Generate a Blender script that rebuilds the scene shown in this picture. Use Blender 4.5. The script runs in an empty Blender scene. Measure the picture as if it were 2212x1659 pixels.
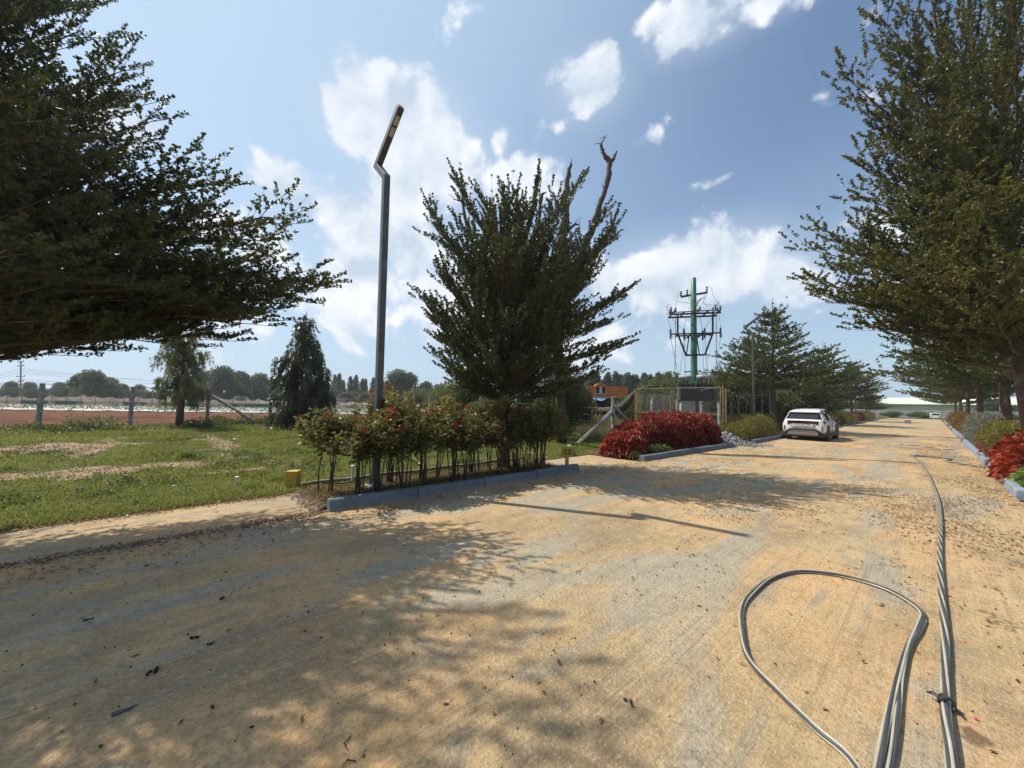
import bpy, math
import numpy as np
from mathutils import Vector, Matrix, Euler
R = math.radians
C = bpy.context.scene.collection
scene = bpy.context.scene
rng = np.random.default_rng(7)

# ------------------------------------------------------------------ camera
YAW, PITCH, ROLL, FPX, EYE = R(47.7), R(2.75), R(1.0), 823.0 / 2212.0, 1.65
f0 = np.array([-math.sin(YAW), math.cos(YAW), 0.0]); r0 = np.array([math.cos(YAW), math.sin(YAW), 0.0]); u0 = np.array([0, 0, 1.0])
fw = f0 * math.cos(PITCH) + u0 * math.sin(PITCH); up = u0 * math.cos(PITCH) - f0 * math.sin(PITCH)
rt = r0 * math.cos(ROLL) + up * math.sin(ROLL); up = up * math.cos(ROLL) - r0 * math.sin(ROLL)
EYEP = np.array([0, 0, EYE])
cam = bpy.data.cameras.new('camera'); cam.sensor_width = 36; cam.lens = FPX * 36; cam.clip_start = .05; cam.clip_end = 4000
co = bpy.data.objects.new('camera', cam); C.objects.link(co)
M = Matrix([[rt[0], up[0], -fw[0], 0], [rt[1], up[1], -fw[1], 0], [rt[2], up[2], -fw[2], EYE], [0, 0, 0, 1]])
co.matrix_world = M; scene.camera = co


def sv(x, y, d):
    """surveyed point: sight line (x right, y down, in 2212 x 1659 units) at horizontal depth d in front of the eye"""
    v = fw + rt * (x - 1106) / 823 - up * (y - 829.5) / 823
    return EYEP + v * d / (v @ f0)


# ------------------------------------------------------------------ light
SUN_EL = R(52); sunh = np.array([-0.878, -0.479]); SUNV = np.array([sunh[0] * math.cos(SUN_EL), sunh[1] * math.cos(SUN_EL), math.sin(SUN_EL)])
sun = bpy.data.lights.new('sun', 'SUN'); sun.energy = 5.0; sun.angle = R(.53); sun.color = (1, .93, .82)
so = bpy.data.objects.new('sun', sun); C.objects.link(so)
so.rotation_euler = Vector(SUNV).to_track_quat('Z', 'Y').to_euler()
scene.view_settings.view_transform = 'Standard'; scene.view_settings.look = 'None'
scene.view_settings.exposure = 0.25; scene.view_settings.gamma = 1
world = bpy.data.worlds.new('World'); scene.world = world; world.use_nodes = True
nt = world.node_tree; N = nt.nodes; Lk = nt.links; N.clear()


def wn(kind, **kw):
    n = N.new(kind)
    for k, v in kw.items(): setattr(n, k, v)
    return n


def wmath(op, a, b=None, c=None, clamp=False):
    n = N.new('ShaderNodeMath'); n.operation = op; n.use_clamp = clamp
    for i, v in enumerate((a, b, c)):
        if v is None: continue
        if isinstance(v, (int, float)): n.inputs[i].default_value = v
        else: Lk.new(v, n.inputs[i])
    return n.outputs[0]


sky = wn('ShaderNodeTexSky', sky_type='NISHITA', sun_disc=False)
sky.sun_elevation = SUN_EL; sky.sun_rotation = math.atan2(SUNV[0], SUNV[1]); sky.altitude = 900
sky.air_density = 1.25; sky.dust_density = 1.3; sky.ozone_density = 2.2
tc = wn('ShaderNodeTexCoord')
CLOUDS = [(-0.767, 0.289, 0.573, 0.075, 0.069, 1.0), (-0.717, 0.372, 0.589, 0.088, 0.059, 1.0), (-0.727, 0.431, 0.534, 0.098, 0.069, 1.0), (-0.795, 0.367, 0.483, 0.093, 0.063, 0.8), (-0.849, 0.328, 0.414, 0.113, 0.057, 0.8), (-0.901, 0.326, 0.287, 0.106, 0.122, 0.75), (-0.825, 0.433, 0.363, 0.122, 0.111, 0.8), (-0.641, 0.578, 0.505, 0.091, 0.042, 0.9), (-0.461, 0.609, 0.646, 0.067, 0.049, 0.75), (-0.257, 0.681, 0.686, 0.083, 0.037, 0.72), (-0.179, 0.713, 0.678, 0.075, 0.026, 0.62), (-0.412, 0.861, 0.299, 0.143, 0.077, 0.9), (-0.304, 0.901, 0.31, 0.111, 0.073, 1.0), (-0.202, 0.942, 0.269, 0.068, 0.065, 0.85), (-0.061, 0.944, 0.323, 0.048, 0.048, 0.5), (-0.884, 0.156, 0.442, 0.058, 0.032, 0.75), (-0.891, -0.09, 0.446, 0.047, 0.03, 0.85), (-0.633, 0.521, 0.573, 0.025, 0.029, 0.6), (-0.793, 0.548, 0.267, 0.235, 0.122, 0.72), (-0.936, 0.131, 0.328, 0.104, 0.098, 0.4), (-0.51, 0.842, 0.177, 0.259, 0.101, 0.45), (-0.967, 0.195, 0.166, 0.251, 0.091, 0.35),
          (.5, .6, .62, .2, .12, .9), (.8, -.2, .45, .25, .14, .9), (.2, -.85, .45, .22, .14, .8), (-.3, -.8, .6, .2, .1, .7), (.7, .65, .25, .2, .1, .8), (.1, .1, .98, .15, .12, .7)]
acc = None
for (cx, cy, cz, w, h, s) in CLOUDS:
    c = Vector((cx, cy, cz)).normalized(); a = Vector((c.y, -c.x, 0)).normalized(); b = a.cross(c)
    if b.z < 0: b = -b; a = -a
    m3 = Matrix((c, a, b)).transposed()
    mp = wn('ShaderNodeMapping', vector_type='TEXTURE')
    mp.inputs['Location'].default_value = c; mp.inputs['Rotation'].default_value = m3.to_euler(); mp.inputs['Scale'].default_value = (.3, w * 2.05, h * 2.05)
    Lk.new(tc.outputs['Generated'], mp.inputs['Vector'])
    ln = wn('ShaderNodeVectorMath', operation='LENGTH'); Lk.new(mp.outputs[0], ln.inputs[0])
    s *= 1.12; v = wmath('MULTIPLY_ADD', ln.outputs['Value'], -s, s, clamp=True)
    acc = v if acc is None else wmath('SMOOTH_MAX', acc, v, .08)


def cloudnoise(off):
    ad = wn('ShaderNodeVectorMath', operation='ADD'); Lk.new(tc.outputs['Generated'], ad.inputs[0]); ad.inputs[1].default_value = off
    ns = wn('ShaderNodeTexNoise'); ns.inputs['Scale'].default_value = 7.5; ns.inputs['Detail'].default_value = 9; ns.inputs['Roughness'].default_value = .56
    ns.inputs['Distortion'].default_value = .25
    Lk.new(ad.outputs[0], ns.inputs['Vector']); return ns.outputs['Fac']


n1 = cloudnoise((0, 0, 0)); n2 = cloudnoise(tuple(SUNV * .03 + np.array([0, 0, .02])))
dens = wmath('MULTIPLY_ADD', n1, 2.1, wmath('ADD', acc, -1.15))
mask = wn('ShaderNodeMapRange', interpolation_type='SMOOTHSTEP'); mask.inputs[1].default_value = .22; mask.inputs[2].default_value = .50
Lk.new(dens, mask.inputs[0])
shade = wmath('MULTIPLY_ADD', wmath('SUBTRACT', n1, n2), 3.2, .5, clamp=True)
thick = wmath('MULTIPLY_ADD', dens, -.5, 1.18, clamp=True)
cr = wn('ShaderNodeMix', data_type='RGBA'); cr.inputs[6].default_value = (4.4, 5.2, 6.2, 1); cr.inputs[7].default_value = (7.8, 7.9, 8.1, 1)
Lk.new(wmath('MULTIPLY', shade, thick), cr.inputs[0])
# pale haze low over the horizon, all round
sep = wn('ShaderNodeSeparateXYZ'); Lk.new(tc.outputs['Generated'], sep.inputs[0])
hz = wn('ShaderNodeMapRange'); hz.inputs[1].default_value = .0; hz.inputs[2].default_value = .68; hz.inputs[3].default_value = .95; hz.inputs[4].default_value = .0
Lk.new(sep.outputs[2], hz.inputs[0])
hz2 = wmath('POWER', hz.outputs[0], 1.6)
skyb = wn('ShaderNodeMix', data_type='RGBA'); Lk.new(hz2, skyb.inputs[0]); Lk.new(sky.outputs[0], skyb.inputs[6]); skyb.inputs[7].default_value = (3.5, 4.75, 6.0, 1)
dsun = wn('ShaderNodeVectorMath', operation='DOT_PRODUCT'); Lk.new(tc.outputs['Generated'], dsun.inputs[0]); dsun.inputs[1].default_value = SUNV
glw = wn('ShaderNodeMapRange', interpolation_type='SMOOTHSTEP'); Lk.new(dsun.outputs['Value'], glw.inputs[0]); glw.inputs[1].default_value = .18; glw.inputs[2].default_value = 1.0; glw.inputs[4].default_value = .74
gm_ = wn('ShaderNodeMix', data_type='RGBA'); Lk.new(glw.outputs[0], gm_.inputs[0]); Lk.new(skyb.outputs[2], gm_.inputs[6]); gm_.inputs[7].default_value = (4.4, 5.8, 7.2, 1); skyb = gm_
veil = wmath('MULTIPLY', wmath('POWER', acc, 1.7), .95, clamp=True); vl = wn('ShaderNodeMix', data_type='RGBA'); Lk.new(veil, vl.inputs[0]); Lk.new(skyb.outputs[2], vl.inputs[6]); vl.inputs[7].default_value = (4.6, 5.4, 6.4, 1); skyb = vl
fin = wn('ShaderNodeMix', data_type='RGBA'); Lk.new(wmath('MULTIPLY', mask.outputs[0], .95), fin.inputs[0]); Lk.new(skyb.outputs[2], fin.inputs[6]); Lk.new(cr.outputs[2], fin.inputs[7])
bg = wn('ShaderNodeBackground'); bg.inputs['Strength'].default_value = .115; Lk.new(fin.outputs[2], bg.inputs['Color'])
wo = wn('ShaderNodeOutputWorld'); Lk.new(bg.outputs[0], wo.inputs[0])

# ------------------------------------------------------------------ materials
MATS = {}


class NB:
    def __init__(s, name):
        s.m = bpy.data.materials.new(name); s.m.use_nodes = True; s.t = s.m.node_tree; s.n = s.t.nodes; s.l = s.t.links
        s.b = s.n['Principled BSDF']; s.out = s.n['Material Output']; s.tc = s.n.new('ShaderNodeTexCoord')

    def set(s, sock, v):
        if isinstance(v, bpy.types.NodeSocket): s.l.new(v, sock)
        elif isinstance(v, (tuple, list)) and len(v) == 3 and sock.type == 'RGBA': sock.default_value = (*v, 1)
        else: sock.default_value = v

    def noise(s, scale, detail=4, rough=.55, vec=None, stretch=None, dist=0, out='Fac'):
        v = vec or s.tc.outputs['Object']
        if stretch or isinstance(vec, tuple):
            mp = s.n.new('ShaderNodeMapping'); s.l.new(s.tc.outputs['Object'] if vec is None else vec, mp.inputs[0]); mp.inputs['Scale'].default_value = stretch; v = mp.outputs[0]
        n = s.n.new('ShaderNodeTexNoise'); n.inputs['Scale'].default_value = scale; n.inputs['Detail'].default_value = detail; n.inputs['Roughness'].default_value = rough
        n.inputs['Distortion'].default_value = dist
        s.l.new(v, n.inputs['Vector']); return n.outputs[out]

    def mr(s, v, a, b, c=0., d=1., smooth=True):
        n = s.n.new('ShaderNodeMapRange'); n.interpolation_type = 'SMOOTHSTEP' if smooth else 'LINEAR'
        s.l.new(v, n.inputs[0]); n.inputs[1].default_value = a; n.inputs[2].default_value = b; n.inputs[3].default_value = c; n.inputs[4].default_value = d
        return n.outputs[0]

    def math(s, op, a, b=0., c=0.):
        n = s.n.new('ShaderNodeMath'); n.operation = op
        for i, v in enumerate((a, b, c)): s.set(n.inputs[i], v)
        return n.outputs[0]

    def mix(s, f, a, b, mode='MIX'):
        n = s.n.new('ShaderNodeMix'); n.data_type = 'RGBA'; n.blend_type = mode; s.set(n.inputs[0], f); s.set(n.inputs[6], a); s.set(n.inputs[7], b); return n.outputs[2]

    def attr(s, name):
        n = s.n.new('ShaderNodeAttribute'); n.attribute_name = name; return n.outputs['Fac']

    def xyz(s):
        g = s.n.new('ShaderNodeNewGeometry'); x = s.n.new('ShaderNodeSeparateXYZ'); s.l.new(g.outputs['Position'], x.inputs[0]); return x.outputs, g.outputs['Position']

    def bump(s, h, dist=.01, strength=1):
        n = s.n.new('ShaderNodeBump'); n.inputs['Distance'].default_value = dist; n.inputs['Strength'].default_value = strength; s.l.new(h, n.inputs['Height'])
        s.l.new(n.outputs[0], s.b.inputs['Normal'])

    def done(s, col, rough=.8, metal=0, spec=.5):
        s.set(s.b.inputs['Base Color'], col); s.set(s.b.inputs['Roughness'], rough); s.b.inputs['Metallic'].default_value = metal; s.b.inputs['Specular IOR Level'].default_value = spec
        return s.m


def mat(name, col, rough=.8, var=.25, scale=6, metal=0, bump=0, bscale=40, spec=.5, dirt=None, dscale=3):
    if name in MATS: return MATS[name]
    b = NB(name); n = b.noise(scale, 5)
    lo = tuple(max(0, c * (1 - var)) for c in col); hi = tuple(c * (1 + var) for c in col)
    c = b.mix(b.mr(n, .3, .7), lo, hi)
    if dirt: c = b.mix(b.mr(b.noise(dscale, 6, .65), .5, .72), c, dirt)
    if bump: b.bump(b.noise(bscale, 4), bump)
    MATS[name] = b.done(c, rough, metal, spec); return MATS[name]


def leafmat(name, dark, mid, light, trans=.3, rough=.45, spec=.4, tcol=None):
    if name in MATS: return MATS[name]
    b = NB(name); a = b.attr('tint')
    c = b.mix(b.mr(a, .0, .55), dark, mid); c = b.mix(b.mr(a, .6, 1.), c, light)
    oi = b.n.new('ShaderNodeObjectInfo')
    c = b.mix(b.mr(oi.outputs['Random'], 0, 1, 0, .25), c, mid)
    b.done(c, rough, 0, spec)
    t = b.n.new('ShaderNodeBsdfTranslucent')
    g = b.mix(.65, c, tcol or tuple(min(1, 1.9 * x) for x in light)); b.set(t.inputs[0], g)
    ms = b.n.new('ShaderNodeMixShader'); ms.inputs[0].default_value = trans
    b.l.new(b.b.outputs[0], ms.inputs[1]); b.l.new(t.outputs[0], ms.inputs[2]); b.l.new(ms.outputs[0], b.out.inputs[0])
    MATS[name] = b.m; return b.m


# ------------------------------------------------------------------ object helpers
def tag(o, label=None, cat=None, group=None, kind=None):
    if label: o['label'] = label
    if cat: o['category'] = cat
    if group: o['group'] = group
    if kind: o['kind'] = kind
    return o


def empty(name, loc=(0, 0, 0), rz=0, label=None, cat=None, group=None):
    o = bpy.data.objects.new(name, None); o.empty_display_size = .2; C.objects.link(o); o.location = tuple(loc); o.rotation_euler.z = rz
    return tag(o, label, cat, group)


def link(name, me, mat=None, parent=None, loc=None, rot=None):
    o = bpy.data.objects.new(name, me); C.objects.link(o)
    if mat is not None and not me.materials: me.materials.append(mat)
    if parent is not None: o.parent = parent
    if loc is not None: o.location = tuple(loc)
    if rot is not None: o.rotation_euler = rot
    return o


def npmesh(name, V, Fq, smooth=False):
    """V (n,3); Fq (m,k) uniform polygons"""
    me = bpy.data.meshes.new(name); V = np.asarray(V, np.float32); Fq = np.asarray(Fq, np.int32)
    me.vertices.add(len(V)); me.vertices.foreach_set('co', V.ravel())
    k = Fq.shape[1]; me.loops.add(Fq.size); me.loops.foreach_set('vertex_index', Fq.ravel())
    me.polygons.add(len(Fq)); me.polygons.foreach_set('loop_start', np.arange(0, Fq.size, k, dtype=np.int32))
    if smooth: me.polygons.foreach_set('use_smooth', np.ones(len(Fq), bool))
    me.update(calc_edges=True); return me


class MB:
    def __init__(s): s.v = []; s.f = []

    def add(s, V, Fs):
        o = len(s.v); s.v += [tuple(map(float, p)) for p in V]; s.f += [tuple(i + o for i in f) for f in Fs]; return s

    def box(s, c, size, rot=None, taper=1.):
        x, y, z = [q / 2 for q in size]
        V = [Vector((sx * x * (taper if sz > 0 else 1), sy * y * (taper if sz > 0 else 1), sz * z)) for sz in (-1, 1) for sx, sy in ((-1, -1), (1, -1), (1, 1), (-1, 1))]
        if rot is not None:
            m = Euler(rot).to_matrix(); V = [m @ p for p in V]
        V = [p + Vector(c) for p in V]
        return s.add(V, [(3, 2, 1, 0), (4, 5, 6, 7), (0, 1, 5, 4), (1, 2, 6, 5), (2, 3, 7, 6), (3, 0, 4, 7)])

    def tube(s, pts, r, sides=8, cap=True, twist=0):
        pts = [Vector(p) for p in pts]; n = len(pts); r = [r] * n if isinstance(r, (int, float)) else list(r)
        V = []; prev = None
        for i, p in enumerate(pts):
            d = (pts[min(i + 1, n - 1)] - pts[max(i - 1, 0)]).normalized()
            if prev is None:
                a = d.cross(Vector((0, 0, 1)));
                if a.length < .05: a = d.cross(Vector((0, 1, 0)))
            else: a = prev - d * prev.dot(d)
            a.normalize(); prev = a; b = d.cross(a)
            for k in range(sides):
                t = 2 * math.pi * (k + .5) / sides; V.append(p + (a * math.cos(t) + b * math.sin(t)) * r[i])
        Fs = [(i * sides + k, i * sides + (k + 1) % sides, (i + 1) * sides + (k + 1) % sides, (i + 1) * sides + k) for i in range(n - 1) for k in range(sides)]
        if cap: Fs += [tuple(reversed(range(sides))), tuple((n - 1) * sides + k for k in range(sides))]
        return s.add(V, Fs)

    def bar(s, a, b, w, h=None, upv=(0, 0, 1)):
        a, b = Vector(a), Vector(b); h = h or w; d = (b - a).normalized(); x = d.cross(Vector(upv))
        if x.length < .01: x = d.cross(Vector((0, 1, 0)))
        x.normalize(); y = x.cross(d)
        V = [p + x * sx * w / 2 + y * sy * h / 2 for p in (a, b) for sx, sy in ((-1, -1), (1, -1), (1, 1), (-1, 1))]
        return s.add(V, [(3, 2, 1, 0), (4, 5, 6, 7), (0, 1, 5, 4), (1, 2, 6, 5), (2, 3, 7, 6), (3, 0, 4, 7)])

    def lathe(s, prof, c=(0, 0, 0), sides=12, axis='z'):
        V = []
        for (r, z) in prof:
            for k in range(sides):
                t = 2 * math.pi * k / sides; p = (r * math.cos(t), r * math.sin(t), z)
                if axis == 'x': p = (p[2], p[0], p[1])
                if axis == 'y': p = (p[0], p[2], p[1])
                V.append((p[0] + c[0], p[1] + c[1], p[2] + c[2]))
        n = len(prof)
        Fs = [(i * sides + k, i * sides + (k + 1) % sides, (i + 1) * sides + (k + 1) % sides, (i + 1) * sides + k) for i in range(n - 1) for k in range(sides)]
        Fs += [tuple(reversed(range(sides))), tuple((n - 1) * sides + k for k in range(sides))]
        return s.add(V, Fs)

    def mesh(s, name, smooth=False, fix=True):
        me = bpy.data.meshes.new(name); me.from_pydata(s.v, [], s.f); me.update()
        if fix:
            import bmesh
            bm = bmesh.new(); bm.from_mesh(me); bmesh.ops.recalc_face_normals(bm, faces=bm.faces); bm.to_mesh(me); bm.free()
        if smooth:
            me.polygons.foreach_set('use_smooth', [True] * len(me.polygons))
        return me

    def build(s, name, m, parent=None, loc=None, rot=None, smooth=False, bevel=0, fix=True):
        o = link(name, s.mesh(name, smooth, fix), m, parent, loc, rot)
        if bevel:
            b = o.modifiers.new('bevel', 'BEVEL'); b.width = bevel; b.segments = 2; b.limit_method = 'ANGLE'
        return o


def copy_tree(o, parent=None):
    c = o.copy(); C.objects.link(c)
    if parent is not None: c.parent = parent
    for ch in list(o.children): copy_tree(ch, c)
    return c


# value noise for numpy masks
def vnoise(x, y, seed=0):
    x = np.asarray(x, float); y = np.asarray(y, float)
    def h(i, j):
        n = (i.astype(np.int64) * 374761393 + j.astype(np.int64) * 668265263 + seed * 1442695041) & 0xffffffff
        n = ((n ^ (n >> 13)) * 1274126177) & 0xffffffff
        return ((n ^ (n >> 16)) & 0xffff) / 65535.
    i = np.floor(x); j = np.floor(y); u = x - i; v = y - j; u = u * u * (3 - 2 * u); v = v * v * (3 - 2 * v)
    a = h(i, j); b = h(i + 1, j); c = h(i, j + 1); d = h(i + 1, j + 1)
    return (a * (1 - u) + b * u) * (1 - v) + (c * (1 - u) + d * u) * v


def fbm(x, y, o=4, seed=0):
    s = 0; a = .5; t = 0
    for k in range(o):
        s = s + a * vnoise(x * 2 ** k, y * 2 ** k, seed + k); t += a; a *= .5
    return s / t


def sstep(a, b, x): t = np.clip((x - a) / (b - a), 0, 1); return t * t * (3 - 2 * t)


FZ = .20


def height(x, y): return FZ * sstep(8.5, 19.5, -np.asarray(x, float)) + .02 * (fbm(np.asarray(x) * .5, np.asarray(y) * .5, 3, 5) - .5) * sstep(8, 9.5, -np.asarray(x, float))


def hgt(x, y): return float(height(np.array([x]), np.array([y]))[0])


# ------------------------------------------------------------------ leaves
def wedgemesh(name, P, D, L, W, tint, rng):
    n = len(P); D = unit(D); S = rng.normal(size=(n, 3)); S = unit(np.cross(D, S)); L = np.broadcast_to(L, n)[:, None]; W = np.broadcast_to(W, n)[:, None]
    V = np.empty((n, 3, 3), np.float32); V[:, 0] = P; V[:, 1] = P + D * L * .95 + S * W / 2; V[:, 2] = P + D * L * .85 - S * W / 2
    me = npmesh(name, V.reshape(-1, 3), np.arange(n * 3).reshape(n, 3)); a = me.attributes.new('tint', 'FLOAT', 'POINT'); a.data.foreach_set('value', np.repeat(np.clip(tint, 0, 1), 3).astype(np.float32)); return me


def unit(v): return v / np.maximum(np.linalg.norm(v, axis=-1, keepdims=True), 1e-9)


def leafmesh(name, P, D, L, W, tint, droop=0., rng=rng, mid=.6):
    n = len(P); D = unit(D); S = rng.normal(size=(n, 3)); S = unit(np.cross(D, S)); Nn = np.cross(D, S)
    L = np.broadcast_to(L, n)[:, None]; W = np.broadcast_to(W, n)[:, None]
    V = np.empty((n, 4, 3), np.float32); m = P + D * L * mid
    V[:, 0] = P; V[:, 1] = m + S * W / 2; V[:, 2] = P + D * L; V[:, 3] = m - S * W / 2
    V[:, 2, 2] -= (L * droop)[:, 0]
    me = npmesh(name, V.reshape(-1, 3), np.arange(n * 4).reshape(n, 4))
    a = me.attributes.new('tint', 'FLOAT', 'POINT'); a.data.foreach_set('value', np.repeat(np.clip(tint, 0, 1), 4).astype(np.float32))
    return me


def prisms(name, A, B, ra, rb, sides=3, smooth=True):
    A = np.asarray(A, float); B = np.asarray(B, float); n = len(A); ra = np.broadcast_to(ra, n); rb = np.broadcast_to(rb, n)
    d = unit(B - A); h = np.where(np.abs(d[:, 2:3]) > .9, np.array([[1., 0, 0]]), np.array([[0, 0, 1.]])); x = unit(np.cross(d, h)); y = np.cross(d, x)
    V = np.empty((n, 2, sides, 3))
    for k in range(sides):
        t = 2 * math.pi * k / sides; o = x * math.cos(t) + y * math.sin(t)
        V[:, 0, k] = A + o * ra[:, None]; V[:, 1, k] = B + o * rb[:, None]
    Fq = []
    for k in range(sides): Fq.append([k, (k + 1) % sides, sides + (k + 1) % sides, sides + k])
    Fq = (np.array(Fq)[None] + (np.arange(n) * 2 * sides)[:, None, None]).reshape(-1, 4)
    return npmesh(name, V.reshape(-1, 3), Fq, smooth)


def bez(p0, p1, p2, t): t = t[:, None]; return p0 * (1 - t) ** 2 + 2 * p1 * t * (1 - t) + p2 * t * t


BARK = None


def grow(prims, seed, sec_step=.22, sec_len=1.3, ter_step=.12, ter_len=.3, node=.07, k=4, LL=.05, LW=.03, uptw=.25, shoots=.25, leafup=.7, hang=0., ang=55, tip=.35, sparse=1.):
    """prims: list of (P0, P1, r0, bow). returns limb segments and leaf arrays"""
    g = np.random.default_rng(seed); SA = []; SB = []; SR = []; SRb = []; TA = []; TB = []; big = []
    for (P0, P1, r0, bow) in prims:
        P0 = np.array(P0, float); P1 = np.array(P1, float); Lp = np.linalg.norm(P1 - P0)
        ctl = (P0 + P1) / 2 + np.array([0, 0, bow * Lp]) + g.normal(size=3) * .055 * Lp
        n = max(8, int(Lp / .35)); tt = np.linspace(0, 1, n + 1); pts = bez(P0, ctl, P1, tt)
        pts[1:-1] += g.normal(size=(n - 1, 3)) * .02
        rr = r0 * .62 * (1 - tt) ** .9 + .004
        SA.append(pts[:-1]); SB.append(pts[1:]); SR.append(rr[:-1]); SRb.append(rr[1:])
        ns = max(4, int(Lp * .9 / sec_step)); ts = np.linspace(.16, .985, ns) + g.normal(size=ns) * .01; ts = np.clip(ts, .1, .99)
        for i, t in enumerate(ts):
            if g.random() < .10: continue
            p = bez(P0, ctl, P1, np.array([t]))[0]; d = unit(2 * (1 - t) * (ctl - P0) + 2 * t * (P1 - ctl)); side = 1 if i % 2 else -1
            a = R(ang + g.normal() * 16) * side; dh = unit(np.array([d[0] * math.cos(a) - d[1] * math.sin(a), d[0] * math.sin(a) + d[1] * math.cos(a), d[2] * .6 + .12 + g.normal() * .12]))
            ln = (sec_len * (1 - t) ** .5 * min(1, .35 + t * 2.2) + tip * .6) * g.uniform(.5, 1.3) * min(1, .45 + Lp / 5)
            q = p + dh * ln + d * ln * .35; q[2] -= hang * ln; c2 = p + dh * ln * .55
            m = 3; tq = np.linspace(0, 1, m + 1); sp = bez(p, c2, q, tq); rs = .007 * (1 - tq) * min(1, ln) + .003
            SA.append(sp[:-1]); SB.append(sp[1:]); SR.append(rs[:-1]); SRb.append(rs[1:])
            nt_ = max(3, int(ln / ter_step)); tu = (np.arange(nt_) + .6) / nt_
            tp = bez(p, c2, q, tu); dd = unit(2 * (1 - tu)[:, None] * (c2 - p) + 2 * tu[:, None] * (q - c2))
            aa = R(50) * np.where(np.arange(nt_) % 2, 1, -1) + g.normal(size=nt_) * .25
            td = np.stack([dd[:, 0] * np.cos(aa) - dd[:, 1] * np.sin(aa), dd[:, 0] * np.sin(aa) + dd[:, 1] * np.cos(aa), dd[:, 2] + uptw + g.normal(size=nt_) * .2], 1)
            td = unit(td); tl = ter_len * g.uniform(.5, 1.15, nt_) * (1 - .35 * tu)
            td[-1] = unit(dd[-1] + np.array([0, 0, .15])); tl[-1] = ter_len
            if g.random() < shoots:
                j = g.integers(nt_); td[j] = unit(dd[j] * .6 + np.array([0, 0, g.uniform(.3, 1.1)]) + g.normal(size=3) * .2); tl[j] = ter_len * g.uniform(1.8, 3.)
            TA.append(tp); TB.append(tp + td * tl[:, None])
    TA = np.concatenate(TA); TB = np.concatenate(TB)
    tl = np.linalg.norm(TB - TA, axis=1); td = unit(TB - TA)
    P = []; D = []
    nn = np.maximum(2, (tl / node).astype(int)); idx = np.repeat(np.arange(len(TA)), nn)
    loc = np.concatenate([(np.arange(m) + 1.) / m for m in nn])
    long_ = tl[idx] > ter_len * 1.5
    keep = ~long_ | (g.random(len(idx)) < .45); keep &= g.random(len(idx)) < sparse
    idx = idx[keep]; loc = loc[keep]
    base = TA[idx] + td[idx] * (tl[idx] * loc)[:, None]
    base = np.repeat(base, k, 0); dir_ = np.repeat(td[idx], k, 0) * .6 + g.normal(size=(len(idx) * k, 3)) * .55 + np.array([0, 0, leafup])
    base = base + g.normal(size=base.shape) * .008
    return dict(A=np.concatenate(SA), B=np.concatenate(SB), r=np.concatenate(SR), rb=np.concatenate(SRb), TA=TA, TB=TB, P=base, D=dir_, idx=np.repeat(idx, k), LL=LL, LW=LW, g=g)


def treeparts(root, gr, leaf, bark, trunkpts, trunkr, origin=(0, 0, 0), twigs=True, droop=0., sides=10, tintbias=0.):
    o = np.array(origin, float); g = gr['g']
    mb = MB(); mb.tube([np.array(p) - o for p in trunkpts], trunkr, sides, cap=False)
    mb.build('trunk', bark, root, smooth=True)
    mbm = prisms('limbs', gr['A'] - o, gr['B'] - o, gr['r'], gr['rb'], 6); link('limbs', mbm, bark, root)
    if twigs:
        tw = link('twigs', prisms('twigs', gr['TA'] - o, gr['TB'] - o, .004, .002, 3), bark, root); tw['kind'] = 'stuff'
    n = len(gr['P']); P = gr['P'] - o
    cl = fbm(P[:, 0] * 1.3 + 50, P[:, 1] * 1.3 + P[:, 2] * .9, 3, 3); tint = .35 + (cl - .5) * 1.1 + g.normal(size=n) * .17 + tintbias
    tint += (g.random(n) < .012) * .6
    L = gr['LL'] * g.uniform(.65, 1.2, n); W = gr['LW'] * g.uniform(.7, 1.2, n)
    cr_ = link('crown', wedgemesh('crown', P, gr['D'], L, W, tint, g), leaf, root); cr_['kind'] = 'stuff'
    return root


bark = mat('bark', (.105, .062, .036), .9, .35, 9, bump=.02, bscale=30, dirt=(.16, .13, .10))
barkd = mat('bark_dead', (.075, .060, .048), .9, .4, 14, bump=.03, bscale=22, dirt=(.03, .025, .02))
LEAF = leafmat('leaf_terminalia', (.018, .029, .008), (.044, .056, .013), (.13, .135, .03), .16, .42, .45, tcol=(.22, .26, .03))
LEAFD = leafmat('leaf_dark', (.018, .030, .012), (.035, .052, .018), (.07, .085, .025), .2, .6, .3)
LEAFG = leafmat('leaf_mid', (.030, .048, .016), (.055, .082, .022), (.12, .14, .03), .3, .5, .4)
LEAFW = leafmat('leaf_willow', (.040, .060, .020), (.075, .100, .032), (.17, .19, .05), .35, .4, .5)

# ------------------------------------------------------------------ SETTING
road_near = (-5.97, 1.85)


def XL(y): return -5.97 + .036 * (min(max(y, -30), 22) - 1.85)


XR = 1.06


def sheet(name, x0, x1, y0, y1, nx, ny, zf, m, kind='structure', left=None, xs=None, ys=None):
    xs = np.linspace(0, 1, nx + 1) if xs is None else xs; ys = np.linspace(y0, y1, ny + 1) if ys is None else ys
    Y, U = np.meshgrid(ys, xs, indexing='ij')
    a = np.array([left(v) for v in ys])[:, None] if left else x0
    X = a + (x1 - a) * U
    Z = zf(X, Y) if callable(zf) else np.full_like(X, zf)
    V = np.stack([X, Y, Z], -1).reshape(-1, 3); w = len(xs); i = np.arange(len(ys) - 1)[:, None] * w + np.arange(w - 1)[None]
    Fq = np.stack([i, i + 1, i + w + 1, i + w], -1).reshape(-1, 4)
    return link(name, npmesh(name, V, Fq, True), m), X, Y


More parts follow.
